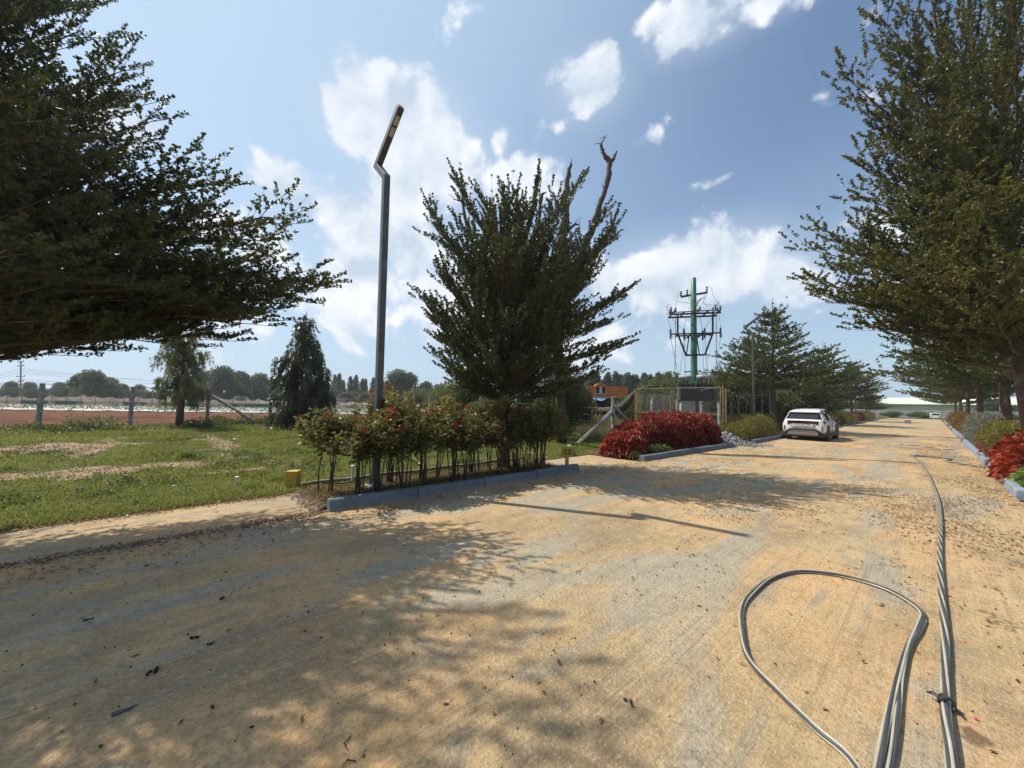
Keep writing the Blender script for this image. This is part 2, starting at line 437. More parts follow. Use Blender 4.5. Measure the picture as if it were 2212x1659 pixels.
# concrete, with brushed grooves along the road, cement smears, orange dust, litter-brown stain
def concrete():
    b = NB('road_concrete'); (X, Y, Z), pos = b.xyz()
    big = b.noise(.42, 5, .55, vec=pos, dist=.6); mid = b.noise(2.1, 6, .62, vec=pos, dist=.4); fine = b.noise(38, 5, .7, vec=pos); sp = b.noise(120, 3, .7, vec=pos)
    c = b.mix(b.mr(mid, .3, .7), (.355, .245, .124), (.52, .376, .196))
    c = b.mix(b.mr(big, .42, .66), c, (.56, .345, .160))
    # grey cement smears, drawn out along the road
    sm = b.noise(.55, 5, .5, vec=pos, stretch=(1.5, .38, 1), dist=1.6)
    c = b.mix(b.math('MULTIPLY', b.mr(sm, .48, .60), .85), c, (.335, .310, .240))
    sm2 = b.noise(1.1, 4, .5, vec=pos, stretch=(1.8, .45, 1), dist=2.2)
    c = b.mix(b.math('MULTIPLY', b.mr(sm2, .56, .68), .6), c, (.26, .25, .20))
    # dark weathered areas
    wd = b.noise(.8, 6, .65, vec=pos, stretch=(1, .5, 1))
    c = b.mix(b.math('MULTIPLY', b.mr(wd, .47, .64), .6), c, (.22, .16, .10))
    # grooves
    gp = b.noise(1, 3, .5, vec=pos, stretch=(13, .14, 1), dist=.0); gm = b.noise(.5, 4, .6, vec=pos)
    w = b.n.new('ShaderNodeTexWave'); w.wave_type = 'BANDS'; w.bands_direction = 'X'; w.inputs['Scale'].default_value = 7.5; w.inputs['Distortion'].default_value = 1.6; w.inputs['Detail'].default_value = 3; w.inputs['Detail Scale'].default_value = .5
    b.l.new(pos, w.inputs[0])
    gr = b.math('MULTIPLY', b.mr(w.outputs['Fac'], .0, .35, 1, 0), b.mr(gm, .60, .72))
    gf = b.math('MULTIPLY', b.mr(gp, .54, .68), .32)
    g = b.math('MAXIMUM', gr, gf)
    c = b.mix(b.math('MULTIPLY', g, .28), c, (.17, .125, .08))
    fs = b.noise(1, 3, .6, vec=pos, stretch=(34, 1.1, 1)); pm = b.mr(b.noise(1.3, 4, .65, vec=pos), .42, .62); c = b.mix(b.math('MULTIPLY', b.math('MULTIPLY', b.mr(fs, .50, .66), pm), .28), c, (.20, .15, .10)); c = b.mix(b.math('MULTIPLY', b.math('MULTIPLY', b.mr(fs, .50, .34), pm), .2), c, (.68, .55, .36)); bl = b.noise(9, 5, .72, vec=pos); c = b.mix(b.math('MULTIPLY', b.mr(bl, .50, .68), .42), c, (.19, .135, .08)); c = b.mix(b.math('MULTIPLY', b.mr(bl, .48, .32), .30), c, (.62, .49, .31))
    # speckle
    gr2 = b.noise(62, 4, .75, vec=pos, stretch=(1, .6, 1)); c = b.mix(b.math('MULTIPLY', b.mr(fine, .48, .64), .50), c, (.19, .14, .09)); c = b.mix(b.math('MULTIPLY', b.mr(gr2, .52, .66), .55), c, (.66, .52, .33)); c = b.mix(b.math('MULTIPLY', b.mr(sp, .56, .72), .4), c, (.14, .10, .07))
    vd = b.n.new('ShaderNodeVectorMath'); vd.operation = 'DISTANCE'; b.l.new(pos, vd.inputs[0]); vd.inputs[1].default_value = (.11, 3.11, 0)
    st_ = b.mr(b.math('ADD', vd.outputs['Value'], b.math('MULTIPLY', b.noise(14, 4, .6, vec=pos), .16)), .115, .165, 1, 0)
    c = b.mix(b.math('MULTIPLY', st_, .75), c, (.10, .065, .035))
    vo = b.n.new('ShaderNodeTexVoronoi'); vo.feature = 'DISTANCE_TO_EDGE'; vo.inputs['Scale'].default_value = .33
    dv = b.n.new('ShaderNodeVectorMath'); dv.operation = 'ADD'; b.l.new(pos, dv.inputs[0]); nz_ = b.noise(1.7, 5, .6, vec=pos, out='Color'); b.l.new(nz_, dv.inputs[1]); b.l.new(dv.outputs[0], vo.inputs['Vector'])
    crk = b.math('MULTIPLY', b.mr(vo.outputs['Distance'], .0, .006, 1, 0), b.mr(b.noise(.3, 2, .5, vec=pos), .50, .58)); c = b.mix(b.math('MULTIPLY', crk, .7), c, (.10, .075, .05))
    # tyre-dark streaks
    ty = b.noise(1, 4, .6, vec=pos, stretch=(2.2, .10, 1)); c = b.mix(b.math('MULTIPLY', b.mr(ty, .56, .74), .3), c, (.22, .16, .10))
    h = b.math('ADD', b.math('ADD', b.math('MULTIPLY', g, -.45), b.math('MULTIPLY', fs, -.2)), b.math('ADD', b.math('MULTIPLY', fine, .9), b.math('MULTIPLY', mid, .8)))
    b.bump(h, .02, 1.0)
    return b.done(c, .88, 0, .25)


CONC = concrete()
slabz = lambda X, Y: .006 * (fbm(X * .6 + 30, Y * .6 + 30, 3, 9) - .5)
road = empty('road'); road['kind'] = 'structure'
ys = np.concatenate([np.linspace(-14, 14, 60), np.linspace(14, 96, 60)[1:]])
s1, _, _ = sheet('concrete_slab', 0, -3.202, 0, 0, 14, 0, slabz, CONC, left=XL, ys=ys); s1.parent = road
s2, _, _ = sheet('concrete_slab', -3.198, XR, 0, 0, 18, 0, slabz, CONC, ys=ys); s2.parent = road
jb = MB(); jb.add([(-3.21, -14, -.0045), (-3.19, -14, -.0045), (-3.19, 96, -.0045), (-3.21, 96, -.0045)], [(0, 1, 2, 3)])
jb.build('slab_joint', mat('joint_dirt', (.30, .22, .13), .95), road)
# apron strips (mouths of the plots)
for (nm, xa, xb, ya, yb) in (('apron', -7.62, -5.9, -14, 1.75), ('apron', -7.5, -5.5, 7.62, 10.3), ('apron', -8.6, -5.4, 17.35, 18.9), ('apron', XR, 7, -14, 11.7), ('apron', XR, 5, 17.6, 18.3)):
    def ez(X, Y, xa=xa): return -.012 + .01 * (fbm(X * 2, Y * 2, 3, 4) - .5)
    o, X, Y = sheet(nm, xa, xb, ya, yb, 12, max(6, int((yb - ya) * 3)), ez, CONC); o['kind'] = 'structure'

# the ground under everything: soil, reaching to the horizon
b = NB('ground_soil'); (gx, gy, gz), pos = b.xyz()
c = b.mix(b.mr(b.noise(.05, 6, .6, vec=pos), .35, .65), (.075, .085, .03), (.14, .12, .05)); c = b.mix(b.mr(b.noise(.9, 6, .7, vec=pos), .5, .7), c, (.06, .075, .025))
b.bump(b.noise(2, 6, .7, vec=pos), .05); GROUND = b.done(c, .95, 0, .1)
gx_ = np.concatenate([[-1600, -700, -300, -150, -90], np.arange(-60, -5.9, 2.), [-4, 3, 8, 30, 90, 300, 1600]]); gy_ = np.concatenate([[-1600, -500, -150, -50], np.arange(-20, 41, 4.), [60, 100, 160, 300, 700, 1600]])
o, _, _ = sheet('ground', 0, 1, 0, 1, 0, 0, lambda X, Y: height(X, Y) - .09, GROUND, xs=gx_, ys=gy_); o['kind'] = 'structure'


# plot lawn with worn earth
def bare(X, Y):
    n = fbm(X * .9 + 7, Y * .9, 4, 21); n2 = fbm(X * .22, Y * .75, 4, 33)
    m = 0
    for (cx, cy, sx, sy, s, a) in ((-16.6, -3.2, 1.5, 3.2, .95, -.5), (-17.2, .3, 1.5, 1.6, .55, -.6), (-12.1, -1.4, .75, 2.6, .85, -.12), (-10.6, 1.6, .42, 2.6, .9, -.28), (-11.8, 1.0, .5, 1.5, .5, -.1), (-14, -7, 3, 3, .8, 0)):
        dx = X - cx - a * (Y - cy) * .5; dy = Y - cy; m = np.maximum(m, s * np.exp(-((dx / sx) ** 2 + (dy / sy) ** 2)))
    m = sstep(.36, .86, m * 1.0 + (n - .5) * 1.5 + (fbm(X * 3.3, Y * 2.2, 3, 91) - .5) * .9)
    return np.clip(np.maximum(m, .75 * sstep(.60, .72, n2)), 0, 1)


b = NB('lawn_turf'); (X_, Y_, Z_), pos = b.xyz(); a = b.attr('bare')
gcol = b.mix(b.mr(b.noise(1.6, 6, .65, vec=pos), .35, .65), (.065, .085, .018), (.125, .135, .032)); gcol = b.mix(b.mr(b.noise(30, 4, .7, vec=pos), .45, .65), gcol, (.045, .055, .014))
dcol = b.mix(b.mr(b.noise(3, 6, .7, vec=pos), .35, .65), (.25, .165, .10), (.38, .27, .18)); dcol = b.mix(b.mr(b.noise(40, 4, .7, vec=pos), .55, .7), dcol, (.20, .15, .09))
b.bump(b.noise(14, 6, .7, vec=pos), .04)
LAWN = b.done(b.mix(b.mr(b.math('ADD', a, b.mr(b.noise(7, 6, .75, vec=pos), .25, .75, -.75, .75, False)), .3, .75), gcol, dcol), .95, 0, .1)
xs = np.linspace(-24.6, -7.55, 110); ysl = np.linspace(-16, 14.2, 150)
lawn, X, Y = sheet('lawn', 0, 1, 0, 1, 0, 0, lambda X, Y: height(X, Y) - .015 + .03 * (fbm(X * 1.5, Y * 1.5, 3, 8) - .5), LAWN, xs=xs, ys=ysl); lawn['kind'] = 'structure'
at = lawn.data.attributes.new('bare', 'FLOAT', 'POINT'); at.data.foreach_set('value', bare(X, Y).ravel().astype(np.float32))
ov, X, Y = sheet('rough_grass_ground', 0, 1, 0, 1, 0, 0, lambda X, Y: height(X, Y) - .03 + .05 * (fbm(X * .7, Y * .7, 3, 8) - .5), LAWN, xs=np.linspace(-60, -7.6, 60), ys=np.linspace(14.2, 60, 50)); ov['kind'] = 'structure'
vg, X, Y = sheet('verge', 0, 1, 0, 1, 0, 0, -.03, LAWN, xs=np.linspace(1.2, 22, 12), ys=np.linspace(18.4, 96, 30)); vg['kind'] = 'structure'
lv, X, Y = sheet('verge', 0, 1, 0, 1, 0, 0, -.02, LAWN, xs=np.linspace(-9.4, -5.3, 8), ys=np.linspace(18.9, 96, 30)); lv['kind'] = 'structure'
# red ploughed field beyond the fence
b = NB('red_soil'); (X_, Y_, Z_), pos = b.xyz()
c = b.mix(b.mr(b.noise(.9, 6, .7, vec=pos), .35, .65), (.10, .044, .022), (.19, .080, .040)); c = b.mix(b.mr(b.noise(4, 5, .7, vec=pos), .5, .7), c, (.09, .04, .022)); b.bump(b.noise(3.5, 6, .75, vec=pos), .15)
RED = b.done(c, .95, 0, .1)
rf, X, Y = sheet('ploughed_field', 0, 1, 0, 1, 0, 0, lambda X, Y: height(X, Y) - .02 + .16 * (fbm(X * 2.0, Y * 2.0, 3, 12) - .5), RED, xs=np.linspace(-84, -24.6, 130), ys=np.linspace(-75, 40, 200)); rf['kind'] = 'structure'

# ------------------------------------------------------------------ kerbs
KB = NB('kerb_paint'); (kx, ky, kz), pos = KB.xyz()
c = KB.mix(KB.mr(KB.noise(3, 5, .6, vec=pos), .35, .65), (.088, .112, .146), (.120, .150, .186)); c = KB.mix(KB.mr(KB.noise(12, 6, .7, vec=pos), .60, .70), c, (.27, .25, .21)); c = KB.mix(KB.math('MULTIPLY', KB.mr(kz, .0, .07, 1, 0), .5), c, (.26, .20, .13))
KB.bump(KB.noise(25, 4, vec=pos), .006); KERB = KB.done(c, .7, 0, .35)
KERBP = mat('kerb_paint_pale', (.20, .245, .31), .75, .2, 5, bump=.006, dirt=(.30, .26, .20), dscale=7)  # paler, dirt-flecked blue for the kerb runs on the right of the road


def kerb_run(x0, y0, x1, y1, label, step=1.35, flip=1, far=False):
    KM = KERB if flip > 0 else KERBP
    L = math.hypot(x1 - x0, y1 - y0); n = max(1, round(L / step)); st = L / n; k = empty('kerb', (x0, y0, 0), math.atan2(y1 - y0, x1 - x0) - math.pi / 2, label, 'kerb', 'blue kerbs beside the road')
    g = np.random.default_rng(int(abs(y0) * 10) + 3)
    prof = [(-.02, -.03), (.0, .145), (.022, .165), (.128, .165), (.15, .145), (.17, -.03)]
    mb = MB(); V = []
    me = None
    for i in range(n):
        a = .007; bb = st - .007
        mb = MB(); V = [(flip * -(x), a, z) for x, z in prof] + [(flip * -(x), bb, z) for x, z in prof]; m = len(prof)
        Fs = [(j, j + 1, m + j + 1, m + j) for j in range(m - 1)] + [tuple(range(m)), tuple(range(2 * m - 1, m - 1, -1))]
        mb.add(V, Fs)
        if me is None: me = mb.mesh('kerb_stone')
        o = link('kerb_stone', me, KM, k, (g.normal() * .006, i * st, g.normal() * .005), (g.normal() * .004, g.normal() * .02, g.normal() * .004))
        bv = o.modifiers.new('bevel', 'BEVEL'); bv.width = .012; bv.segments = 2
    return k


kerb_run(XL(1.85), 1.85, XL(7.5), 7.5, 'long blue kerb in front of the bare-stemmed flowering hedge')
kerb_run(XL(10.4), 10.4, XL(17.2), 17.2, 'blue kerb in front of the red-leaved hedge')
kerb_run(XL(19.6), 19.6, XL(22), 33.5, 'blue kerb beside the parked white car', step=2)
for i, (a, c_, lb) in enumerate(((36, 43.5, 'blue kerb in front of the purple bush beyond the car'), (45.5, 53, 'second short kerb beyond the parked car'), (55, 63, 'third short kerb beyond the parked car'), (65, 78, 'farthest kerb on the left of the road'))):
    kerb_run(-5.25, a, -5.25, c_, lb, step=2.5)
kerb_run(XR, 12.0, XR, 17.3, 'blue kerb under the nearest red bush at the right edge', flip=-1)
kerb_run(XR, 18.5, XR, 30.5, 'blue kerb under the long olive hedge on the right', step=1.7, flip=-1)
kerb_run(XR + .05, 33, XR + .05, 47, 'pale blue kerb below the silvery shrubs', step=2.4, flip=-1)
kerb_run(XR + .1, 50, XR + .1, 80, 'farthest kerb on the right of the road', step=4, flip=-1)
# bed soil
b = NB('bed_soil'); (X_, Y_, Z_), pos = b.xyz(); c = b.mix(b.mr(b.noise(9, 6, .7, vec=pos), .4, .62), (.055, .040, .024), (.15, .105, .06)); b.bump(b.noise(18, 5, .7, vec=pos), .04); SOIL = b.done(c, .95, 0, .1)
for (xa, xb, ya, yb, fl) in ((-7.75, -6.1, 1.68, 7.7, 1), (-8.2, -5.85, 10.5, 17.2, 1), (-8.4, -5.5, 19.6, 33.5, 1), (-8.2, -5.4, 36, 78, 1), (1.2, 3.6, 12.05, 17.25, 1), (1.2, 4.2, 18.55, 80, 1)):
    o, _, _ = sheet('flower_bed', xa, xb, ya, yb, 16, int((yb - ya) * 6) if yb < 20 else 40, (lambda xa, xb, ya, yb: lambda X, Y: -.03 + (.075 + .05 * (fbm(X * 4, Y * 4, 3, 2) - .5)) * sstep(0, .16, np.minimum(np.minimum(X - xa + .08 * (xb > 0) + .0, yb - Y), np.minimum(Y - ya, (xb - X) if xb > 0 else xb + 9. - X))))(xa, xb, ya, yb), SOIL); o['kind'] = 'structure'


# ------------------------------------------------------------------ loose stuff on the ground
def scatter_flat(name, P, L, W, m, seed=0, curl=.35, label=None, cat=None):
    g = np.random.default_rng(seed); n = len(P); a = g.uniform(0, 2 * math.pi, n); D = np.stack([np.cos(a), np.sin(a), g.normal(size=n) * .12], 1); S = np.stack([-np.sin(a), np.cos(a), g.normal(size=n) * .25], 1)
    L = (L * g.uniform(.5, 1.3, n))[:, None]; W = (W * g.uniform(.6, 1.2, n))[:, None]
    V = np.empty((n, 4, 3)); V[:, 0] = P; V[:, 1] = P + D * L * .5 + S * W / 2; V[:, 2] = P + D * L; V[:, 3] = P + D * L * .5 - S * W / 2
    V[:, 1, 2] += curl * W[:, 0] * .6; V[:, 3, 2] += curl * W[:, 0] * .6; V[:, 2, 2] += g.uniform(0, .4, n) * curl * L[:, 0]; V[:, :, 2] += .004
    V[:, :, 2] = np.maximum(V[:, :, 2], P[:, None, 2] + .002)
    me = npmesh(name, V.reshape(-1, 3), np.arange(n * 4).reshape(n, 4)); at = me.attributes.new('tint', 'FLOAT', 'POINT'); at.data.foreach_set('value', np.repeat(g.random(n), 4).astype(np.float32))
    o = link(name, me, m); o['kind'] = 'stuff'
    if label: tag(o, label, cat)
    return o


DRY = leafmat('dry_leaf', (.045, .022, .011), (.12, .06, .028), (.26, .15, .07), .1, .8, .2)
PETAL = leafmat('petal', (.30, .012, .035), (.42, .02, .06), (.50, .05, .12), .2, .6, .3)
g = np.random.default_rng(11)
n = 150000; X = g.uniform(-6, 1.1, n); Y = g.uniform(-1, 34, n) ** 1.0
pr = .012 + .9 * sstep(-2.4, .6, X) * sstep(.42, .62, fbm(X * .8, Y * .5, 4, 40)) * sstep(2.5, 6, Y) + .5 * np.exp(-((X + 5.6) / .35) ** 2) + .28 * sstep(.55, .68, fbm(X * .7 + 9, Y * .4, 4, 41)) * sstep(3, 6, Y)
pr *= 1 - .75 * sstep(12, 34, Y)
k = g.random(n) < pr * .9; P = np.stack([X[k], Y[k], np.full(k.sum(), .003)], 1)
scatter_flat('leaf_litter', P, .042, .019, DRY, 1)
n = 2600; P = np.stack([-6.0 + g.normal(size=n) * .07, g.uniform(-6, 1.8, n), np.full(n, .0)], 1); scatter_flat('leaf_litter', P, .035, .018, DRY, 2)
n = 5200; P = np.stack([-7.62 + np.abs(g.normal(size=n)) * .10 - .06, g.uniform(-6, 1.9, n), np.full(n, -.005)], 1); scatter_flat('leaf_litter', P, .04, .02, DRY, 3)
n = 5000; P = np.stack([g.uniform(-7.7, -6.15, n), g.uniform(1.9, 7.6, n), np.full(n, .07)], 1); scatter_flat('leaf_litter', P, .055, .026, DRY, 4)
n = 130; P = np.stack([g.uniform(-.1, 1.0, n), g.uniform(2.2, 7.5, n), np.full(n, .003)], 1); scatter_flat('fallen_petals', P, .028, .014, PETAL, 5)


def pebbles(name, P, s, m, seed=0):
    g = np.random.default_rng(seed); n = len(P)
    base = np.array([(1, 0, 0), (0, 1, 0), (-1, 0, 0), (0, -1, 0), (0, 0, .7), (0, 0, -.7)], float); Fc = np.array([(0, 1, 4), (1, 2, 4), (2, 3, 4), (3, 0, 4), (1, 0, 5), (2, 1, 5), (3, 2, 5), (0, 3, 5)])
    sc = (s * g.lognormal(0, .45, n))[:, None, None] * g.uniform(.6, 1.3, (n, 6, 1)); a = g.uniform(0, 6.28, n); V = base[None] * sc
    x = V[..., 0] * np.cos(a)[:, None] - V[..., 1] * np.sin(a)[:, None]; y = V[..., 0] * np.sin(a)[:, None] + V[..., 1] * np.cos(a)[:, None]; V = np.stack([x, y, V[..., 2]], -1) + np.asarray(P)[:, None]
    me = npmesh(name, V.reshape(-1, 3), (Fc[None] + 6 * np.arange(n)[:, None, None]).reshape(-1, 3)); at = me.attributes.new('tint', 'FLOAT', 'POINT'); at.data.foreach_set('value', np.repeat(g.random(n), 6).astype(np.float32))
    o = link(name, me, m); o['kind'] = 'stuff'; return o


def tintmat(name, a_, b_, c_, rough=.9):
    b = NB(name); a = b.attr('tint'); c = b.mix(b.mr(a, 0, .6), a_, b_); c = b.mix(b.mr(a, .75, 1), c, c_); return b.done(c, rough, 0, .3)


STONE = tintmat('pebble', (.17, .13, .09), (.33, .26, .18), (.5, .42, .33)); GRAV = tintmat('gravel', (.07, .072, .075), (.18, .185, .19), (.38, .38, .38)); DARKBIT = tintmat('dark_bits', (.015, .012, .012), (.03, .022, .02), (.06, .05, .04))
n = 2600; P = np.stack([-6.0 + g.normal(size=n) * .10, g.uniform(-6, 1.9, n), np.full(n, .0)], 1); pebbles('rubble', P, .009, STONE, 3)
n = 3000; P = np.stack([-7.6 + g.normal(size=n) * .10, g.uniform(-6, 1.9, n), np.full(n, -.005)], 1); pebbles('rubble', P, .009, STONE, 4)
n = 500; P = np.stack([-6.5 + g.uniform(-1., .5, n), 1.75 + g.normal(size=n) * .06, np.full(n, .0)], 1); pebbles('rubble', P, .012, STONE, 6)
n = 1500; P = np.stack([g.uniform(-6, 1, n), g.uniform(-1, 14, n), np.full(n, .003)], 1); pebbles('grit', P, .0048, STONE, 5)
n = 260; P = np.stack([g.uniform(-5.5, -1.2, n), g.uniform(-1, 3.5, n), np.full(n, .004)], 1); pebbles('seed_bits', P, .0055, DARKBIT, 7)
# gravel heap beside the red hedge
n = 5200; a = g.uniform(0, 6.28, n); r_ = np.sqrt(g.random(n)); hx = -6.15 + 1.0 * r_ * np.cos(a); hy = 18.45 + 1.05 * r_ * np.sin(a); zz = .52 * (1 - r_) ** 1.1
hm = MB(); NS = 20
for ri in range(7):
    q = ri / 6
    for k_ in range(NS):
        t = 6.283 * k_ / NS; rr = q * (1 + .08 * math.sin(3 * t)); hm.v.append((-6.15 + rr * math.cos(t), 18.45 + 1.05 * rr * math.sin(t), .50 * (1 - q) ** 1.1 - .01 * (ri == 6) - .02))
for ri in range(6):
    for k_ in range(NS): hm.f.append((ri * NS + k_, ri * NS + (k_ + 1) % NS, (ri + 1) * NS + (k_ + 1) % NS, (ri + 1) * NS + k_))
heap = empty('gravel_heap', (0, 0, 0), 0, 'grey gravel heap between the red hedge and the olive shrubs', 'gravel heap')
hm.build('heap_core', GRAV, heap, smooth=True)
st = pebbles('stones', np.stack([hx, hy, zz], 1), .028, GRAV, 8); st.parent = heap
n = 900; pebbles('gravel_spill', np.stack([-5.3 + g.normal(size=n) * .35, 18.6 + g.normal(size=n) * .5, np.full(n, .01)], 1), .018, GRAV, 9)


# grass blades
def blades(name, X, Y, h, m, seed, w=.006, lean=.5, zoff=0.):
    g = np.random.default_rng(seed); n = len(X); a = g.uniform(0, 6.28, n); Z = height(X, Y) + zoff - .02; h = h * g.uniform(.4, 1.3, n)
    wx = np.cos(a) * w; wy = np.sin(a) * w; lx = g.normal(size=n) * lean * h; ly = g.normal(size=n) * lean * h
    V = np.empty((n, 3, 3)); V[:, 0] = np.stack([X - wx, Y - wy, Z], 1); V[:, 1] = np.stack([X + wx, Y + wy, Z], 1); V[:, 2] = np.stack([X + lx, Y + ly, Z + h], 1)
    me = npmesh(name, V.reshape(-1, 3), np.arange(3 * n).reshape(n, 3)); at = me.attributes.new('tint', 'FLOAT', 'POINT')
    at.data.foreach_set('value', np.repeat(np.clip(.47 + (fbm(X * .9, Y * .9, 4, 77) - .5) * 2.4 + g.normal(size=n) * .22, 0, 1), 3).astype(np.float32)); o = link(name, me, m); o['kind'] = 'stuff'; return o


GRASS = leafmat('grass_blade', (.055, .080, .014), (.125, .150, .026), (.24, .24, .06), .35, .6, .25)
GRASSD = leafmat('rough_grass', (.07, .08, .03), (.14, .14, .055), (.27, .24, .12), .35, .7, .2)
n = 150000; d = g.random(n) ** 1.3; X = -7.55 - 14.5 * d; Y = g.uniform(-6, 13.8, n); k = g.random(n) < (1 - bare(X, Y)) * (.35 + .9 * fbm(X * 2, Y * 2, 3, 50)); X = X[k]; Y = Y[k]
blades('grass', X, Y, .055 + .05 * sstep(.5, .7, fbm(X * .6, Y * .6, 3, 51)), GRASS, 1, w=.007 + .0006 * np.abs(X))
n = 60000; X = g.uniform(-22, -7.8, n); Y = g.uniform(-6, 12, n); k = g.random(n) < .9 * bare(X, Y); n = int(k.sum()); pebbles('lawn_stones', np.stack([X[k], Y[k], height(X[k], Y[k]) - .005], 1), .012, STONE, 21)
n = 1500; X = g.uniform(-20, -7.8, n); Y = g.uniform(-6, 12, n); k = fbm(X * .7, Y * .7, 3, 88) > .56; X = np.repeat(X[k], 26); Y = np.repeat(Y[k], 26); n = len(X); o_ = g.normal(size=(n, 3)) * [.09, .09, .0]; o = link('lawn_weeds', leafmesh('lawn_weeds', np.stack([X, Y, height(X, Y)], 1) + o_, g.normal(size=(n, 3)) + [0, 0, 1.2], .07, .03, g.random(n) * .8, .2, g), LEAFG); o['kind'] = 'stuff'
n = 9000; X = -7.62 - np.abs(g.normal(size=n)) * .12; Y = g.uniform(-6, 1.9, n); blades('grass', X, Y, .07, GRASS, 2, w=.008)
n = 9000; X = g.uniform(-7.8, -6.2, n); Y = g.uniform(1.9, 7.6, n); k = g.random(n) < sstep(.40, .65, fbm(X * 2, Y * 2, 3, 55)) * .7 + .3 * (X < -7); blades('grass', X[k], Y[k], .08, GRASS, 3, zoff=.05, w=.007)
n = 26000; X = g.uniform(-24.5, -9.6, n); Y = g.uniform(8, 14.2, n); blades('grass', X, Y, .10, GRASS, 4, w=.012)
# tall rough grass behind the fence corner and round the enclosure
n = 60000; X = g.uniform(-30, -7.9, n); Y = 14.6 + 14 * g.random(n) ** 1.4; blades('tall_grass', X, Y, .45 + .35 * fbm(X * .5, Y * .5, 3, 61), GRASSD, 5, w=.012, lean=.3)
# weeds along the left field fence
n = 12000; X = -24.0 + g.normal(size=n) * .9; Y = g.uniform(-9, 14, n); k = g.random(n) < .15 + 1.2 * sstep(.42, .7, fbm(X * .8, Y * .8, 3, 63)); X = np.repeat(X[k], 4); Y = np.repeat(Y[k], 4); n = len(X); o = link('fence_weeds', leafmesh('fence_weeds', np.stack([X, Y, height(X, Y) + g.random(n) ** 1.5 * (.05 + .45 * sstep(.45, .8, fbm(X * .5, Y * .5, 3, 64)))], 1) + g.normal(size=(n, 3)) * [.06, .06, .01], g.normal(size=(n, 3)) + [0, 0, .6], .10, .055, g.random(n) * .9, .2, g), LEAFG); o['kind'] = 'stuff'
n = 16000; X = -23.8 + g.normal(size=n) * 1.0; Y = g.uniform(-9, 14, n); blades('fence_grass', X, Y, .14, GRASS, 6, w=.018, lean=.7)

# ------------------------------------------------------------------ street lamps
STEEL = mat('lamp_steel', (.060, .065, .067), .45, .15, 5, metal=.15, bump=.002, bscale=60, dirt=(.15, .13, .10), dscale=2)
LENS = mat('lamp_lens', (.42, .42, .38), .35, .1, 20)
BOLT = mat('bolt_steel', (.30, .29, .27), .5, .2, 30, metal=.6)


def street_lamp(x, y, label, z=0.):
    t = empty('street_lamp', (x, y, z), 0, label, 'street lamp', 'zigzag street lamps along the left kerb')
    s = .118; h = s / 2
    # mitred zigzag in the plane across the road: post, short leg away from the road, long head over it
    def prof(pts, lo, hi):
        return pts
    P = [(0, 0), (0, 5.92), (-.43, 6.33), (.53, 7.02)]
    def offs(sgn):
        out = []
        for i, (px, pz) in enumerate(P):
            if i == 0: d1 = d2 = Vector((P[1][0] - P[0][0], P[1][1] - P[0][1])).normalized()
            elif i == 3: d1 = d2 = Vector((P[3][0] - P[2][0], P[3][1] - P[2][1])).normalized()
            else: d1 = Vector((px - P[i - 1][0], pz - P[i - 1][1])).normalized(); d2 = Vector((P[i + 1][0] - px, P[i + 1][1] - pz)).normalized()
            n1 = Vector((-d1.y, d1.x)); n2 = Vector((-d2.y, d2.x)); n = (n1 + n2).normalized(); q = h / max(.3, n.dot(n1)); out.append((px + sgn * n.x * q, pz + sgn * n.y * q))
        return out
    A = offs(1); B = offs(-1)
    for i, nm in enumerate(('post', 'elbow', 'lamp_head')):
        mb = MB(); V = [(A[i][0], -h, A[i][1]), (B[i][0], -h, B[i][1]), (B[i][0], h, B[i][1]), (A[i][0], h, A[i][1]), (A[i + 1][0], -h, A[i + 1][1]), (B[i + 1][0], -h, B[i + 1][1]), (B[i + 1][0], h, B[i + 1][1]), (A[i + 1][0], h, A[i + 1][1])]
        mb.add(V, [(0, 1, 2, 3), (7, 6, 5, 4), (0, 4, 5, 1), (1, 5, 6, 2), (2, 6, 7, 3), (3, 7, 4, 0)]); o = mb.build(nm, STEEL, t, bevel=.004)
        if nm == 'lamp_head':
            d = Vector((P[3][0] - P[2][0], 0, P[3][1] - P[2][1])).normalized(); nn = Vector((d.z, 0, -d.x))
            for q in (.80, .62):
                c = Vector((P[2][0], 0, P[2][1])).lerp(Vector((P[3][0], 0, P[3][1])), q) + nn * (h + .003); m2 = MB(); ang = -math.atan2(d.z, d.x); m2.box(c, (.17, .075, .008), (0, ang, 0)); m2.build('led_panel', LENS, o)
    mb = MB().box((0, 0, .10), (.24, .24, .016)); mb.build('base_plate', STEEL, t, bevel=.003)
    for sx in (-1, 1):
        for sy in (-1, 1): MB().lathe([(.011, .10), (.011, .145), (.018, .145), (.018, .125)], (sx * .09, sy * .09, 0), 6).build('anchor_bolt', BOLT, t)
    MB().box((0, 0, .045), (.3, .3, .1)).build('footing', mat('plinth_concrete', (.30, .28, .25), .9, .3, 8), t)
    return t


lamp = street_lamp(-6.93, 2.95, 'tall grey zigzag street lamp standing in the bare-stemmed hedge, nearest of all')
for y, lb in ((25.4, 'grey zigzag street lamp rising from the olive shrubs behind the white car'), (47.9, 'grey zigzag street lamp half hidden in trees beyond the white car'), (70.5, 'distant grey lamp between the last trees on the left of the road')):
    c = copy_tree(lamp); c.location = (-6.95, y, 0); c['label'] = lb

# ------------------------------------------------------------------ near trees
DP = lambda x, y, d: sv(x, y, d)
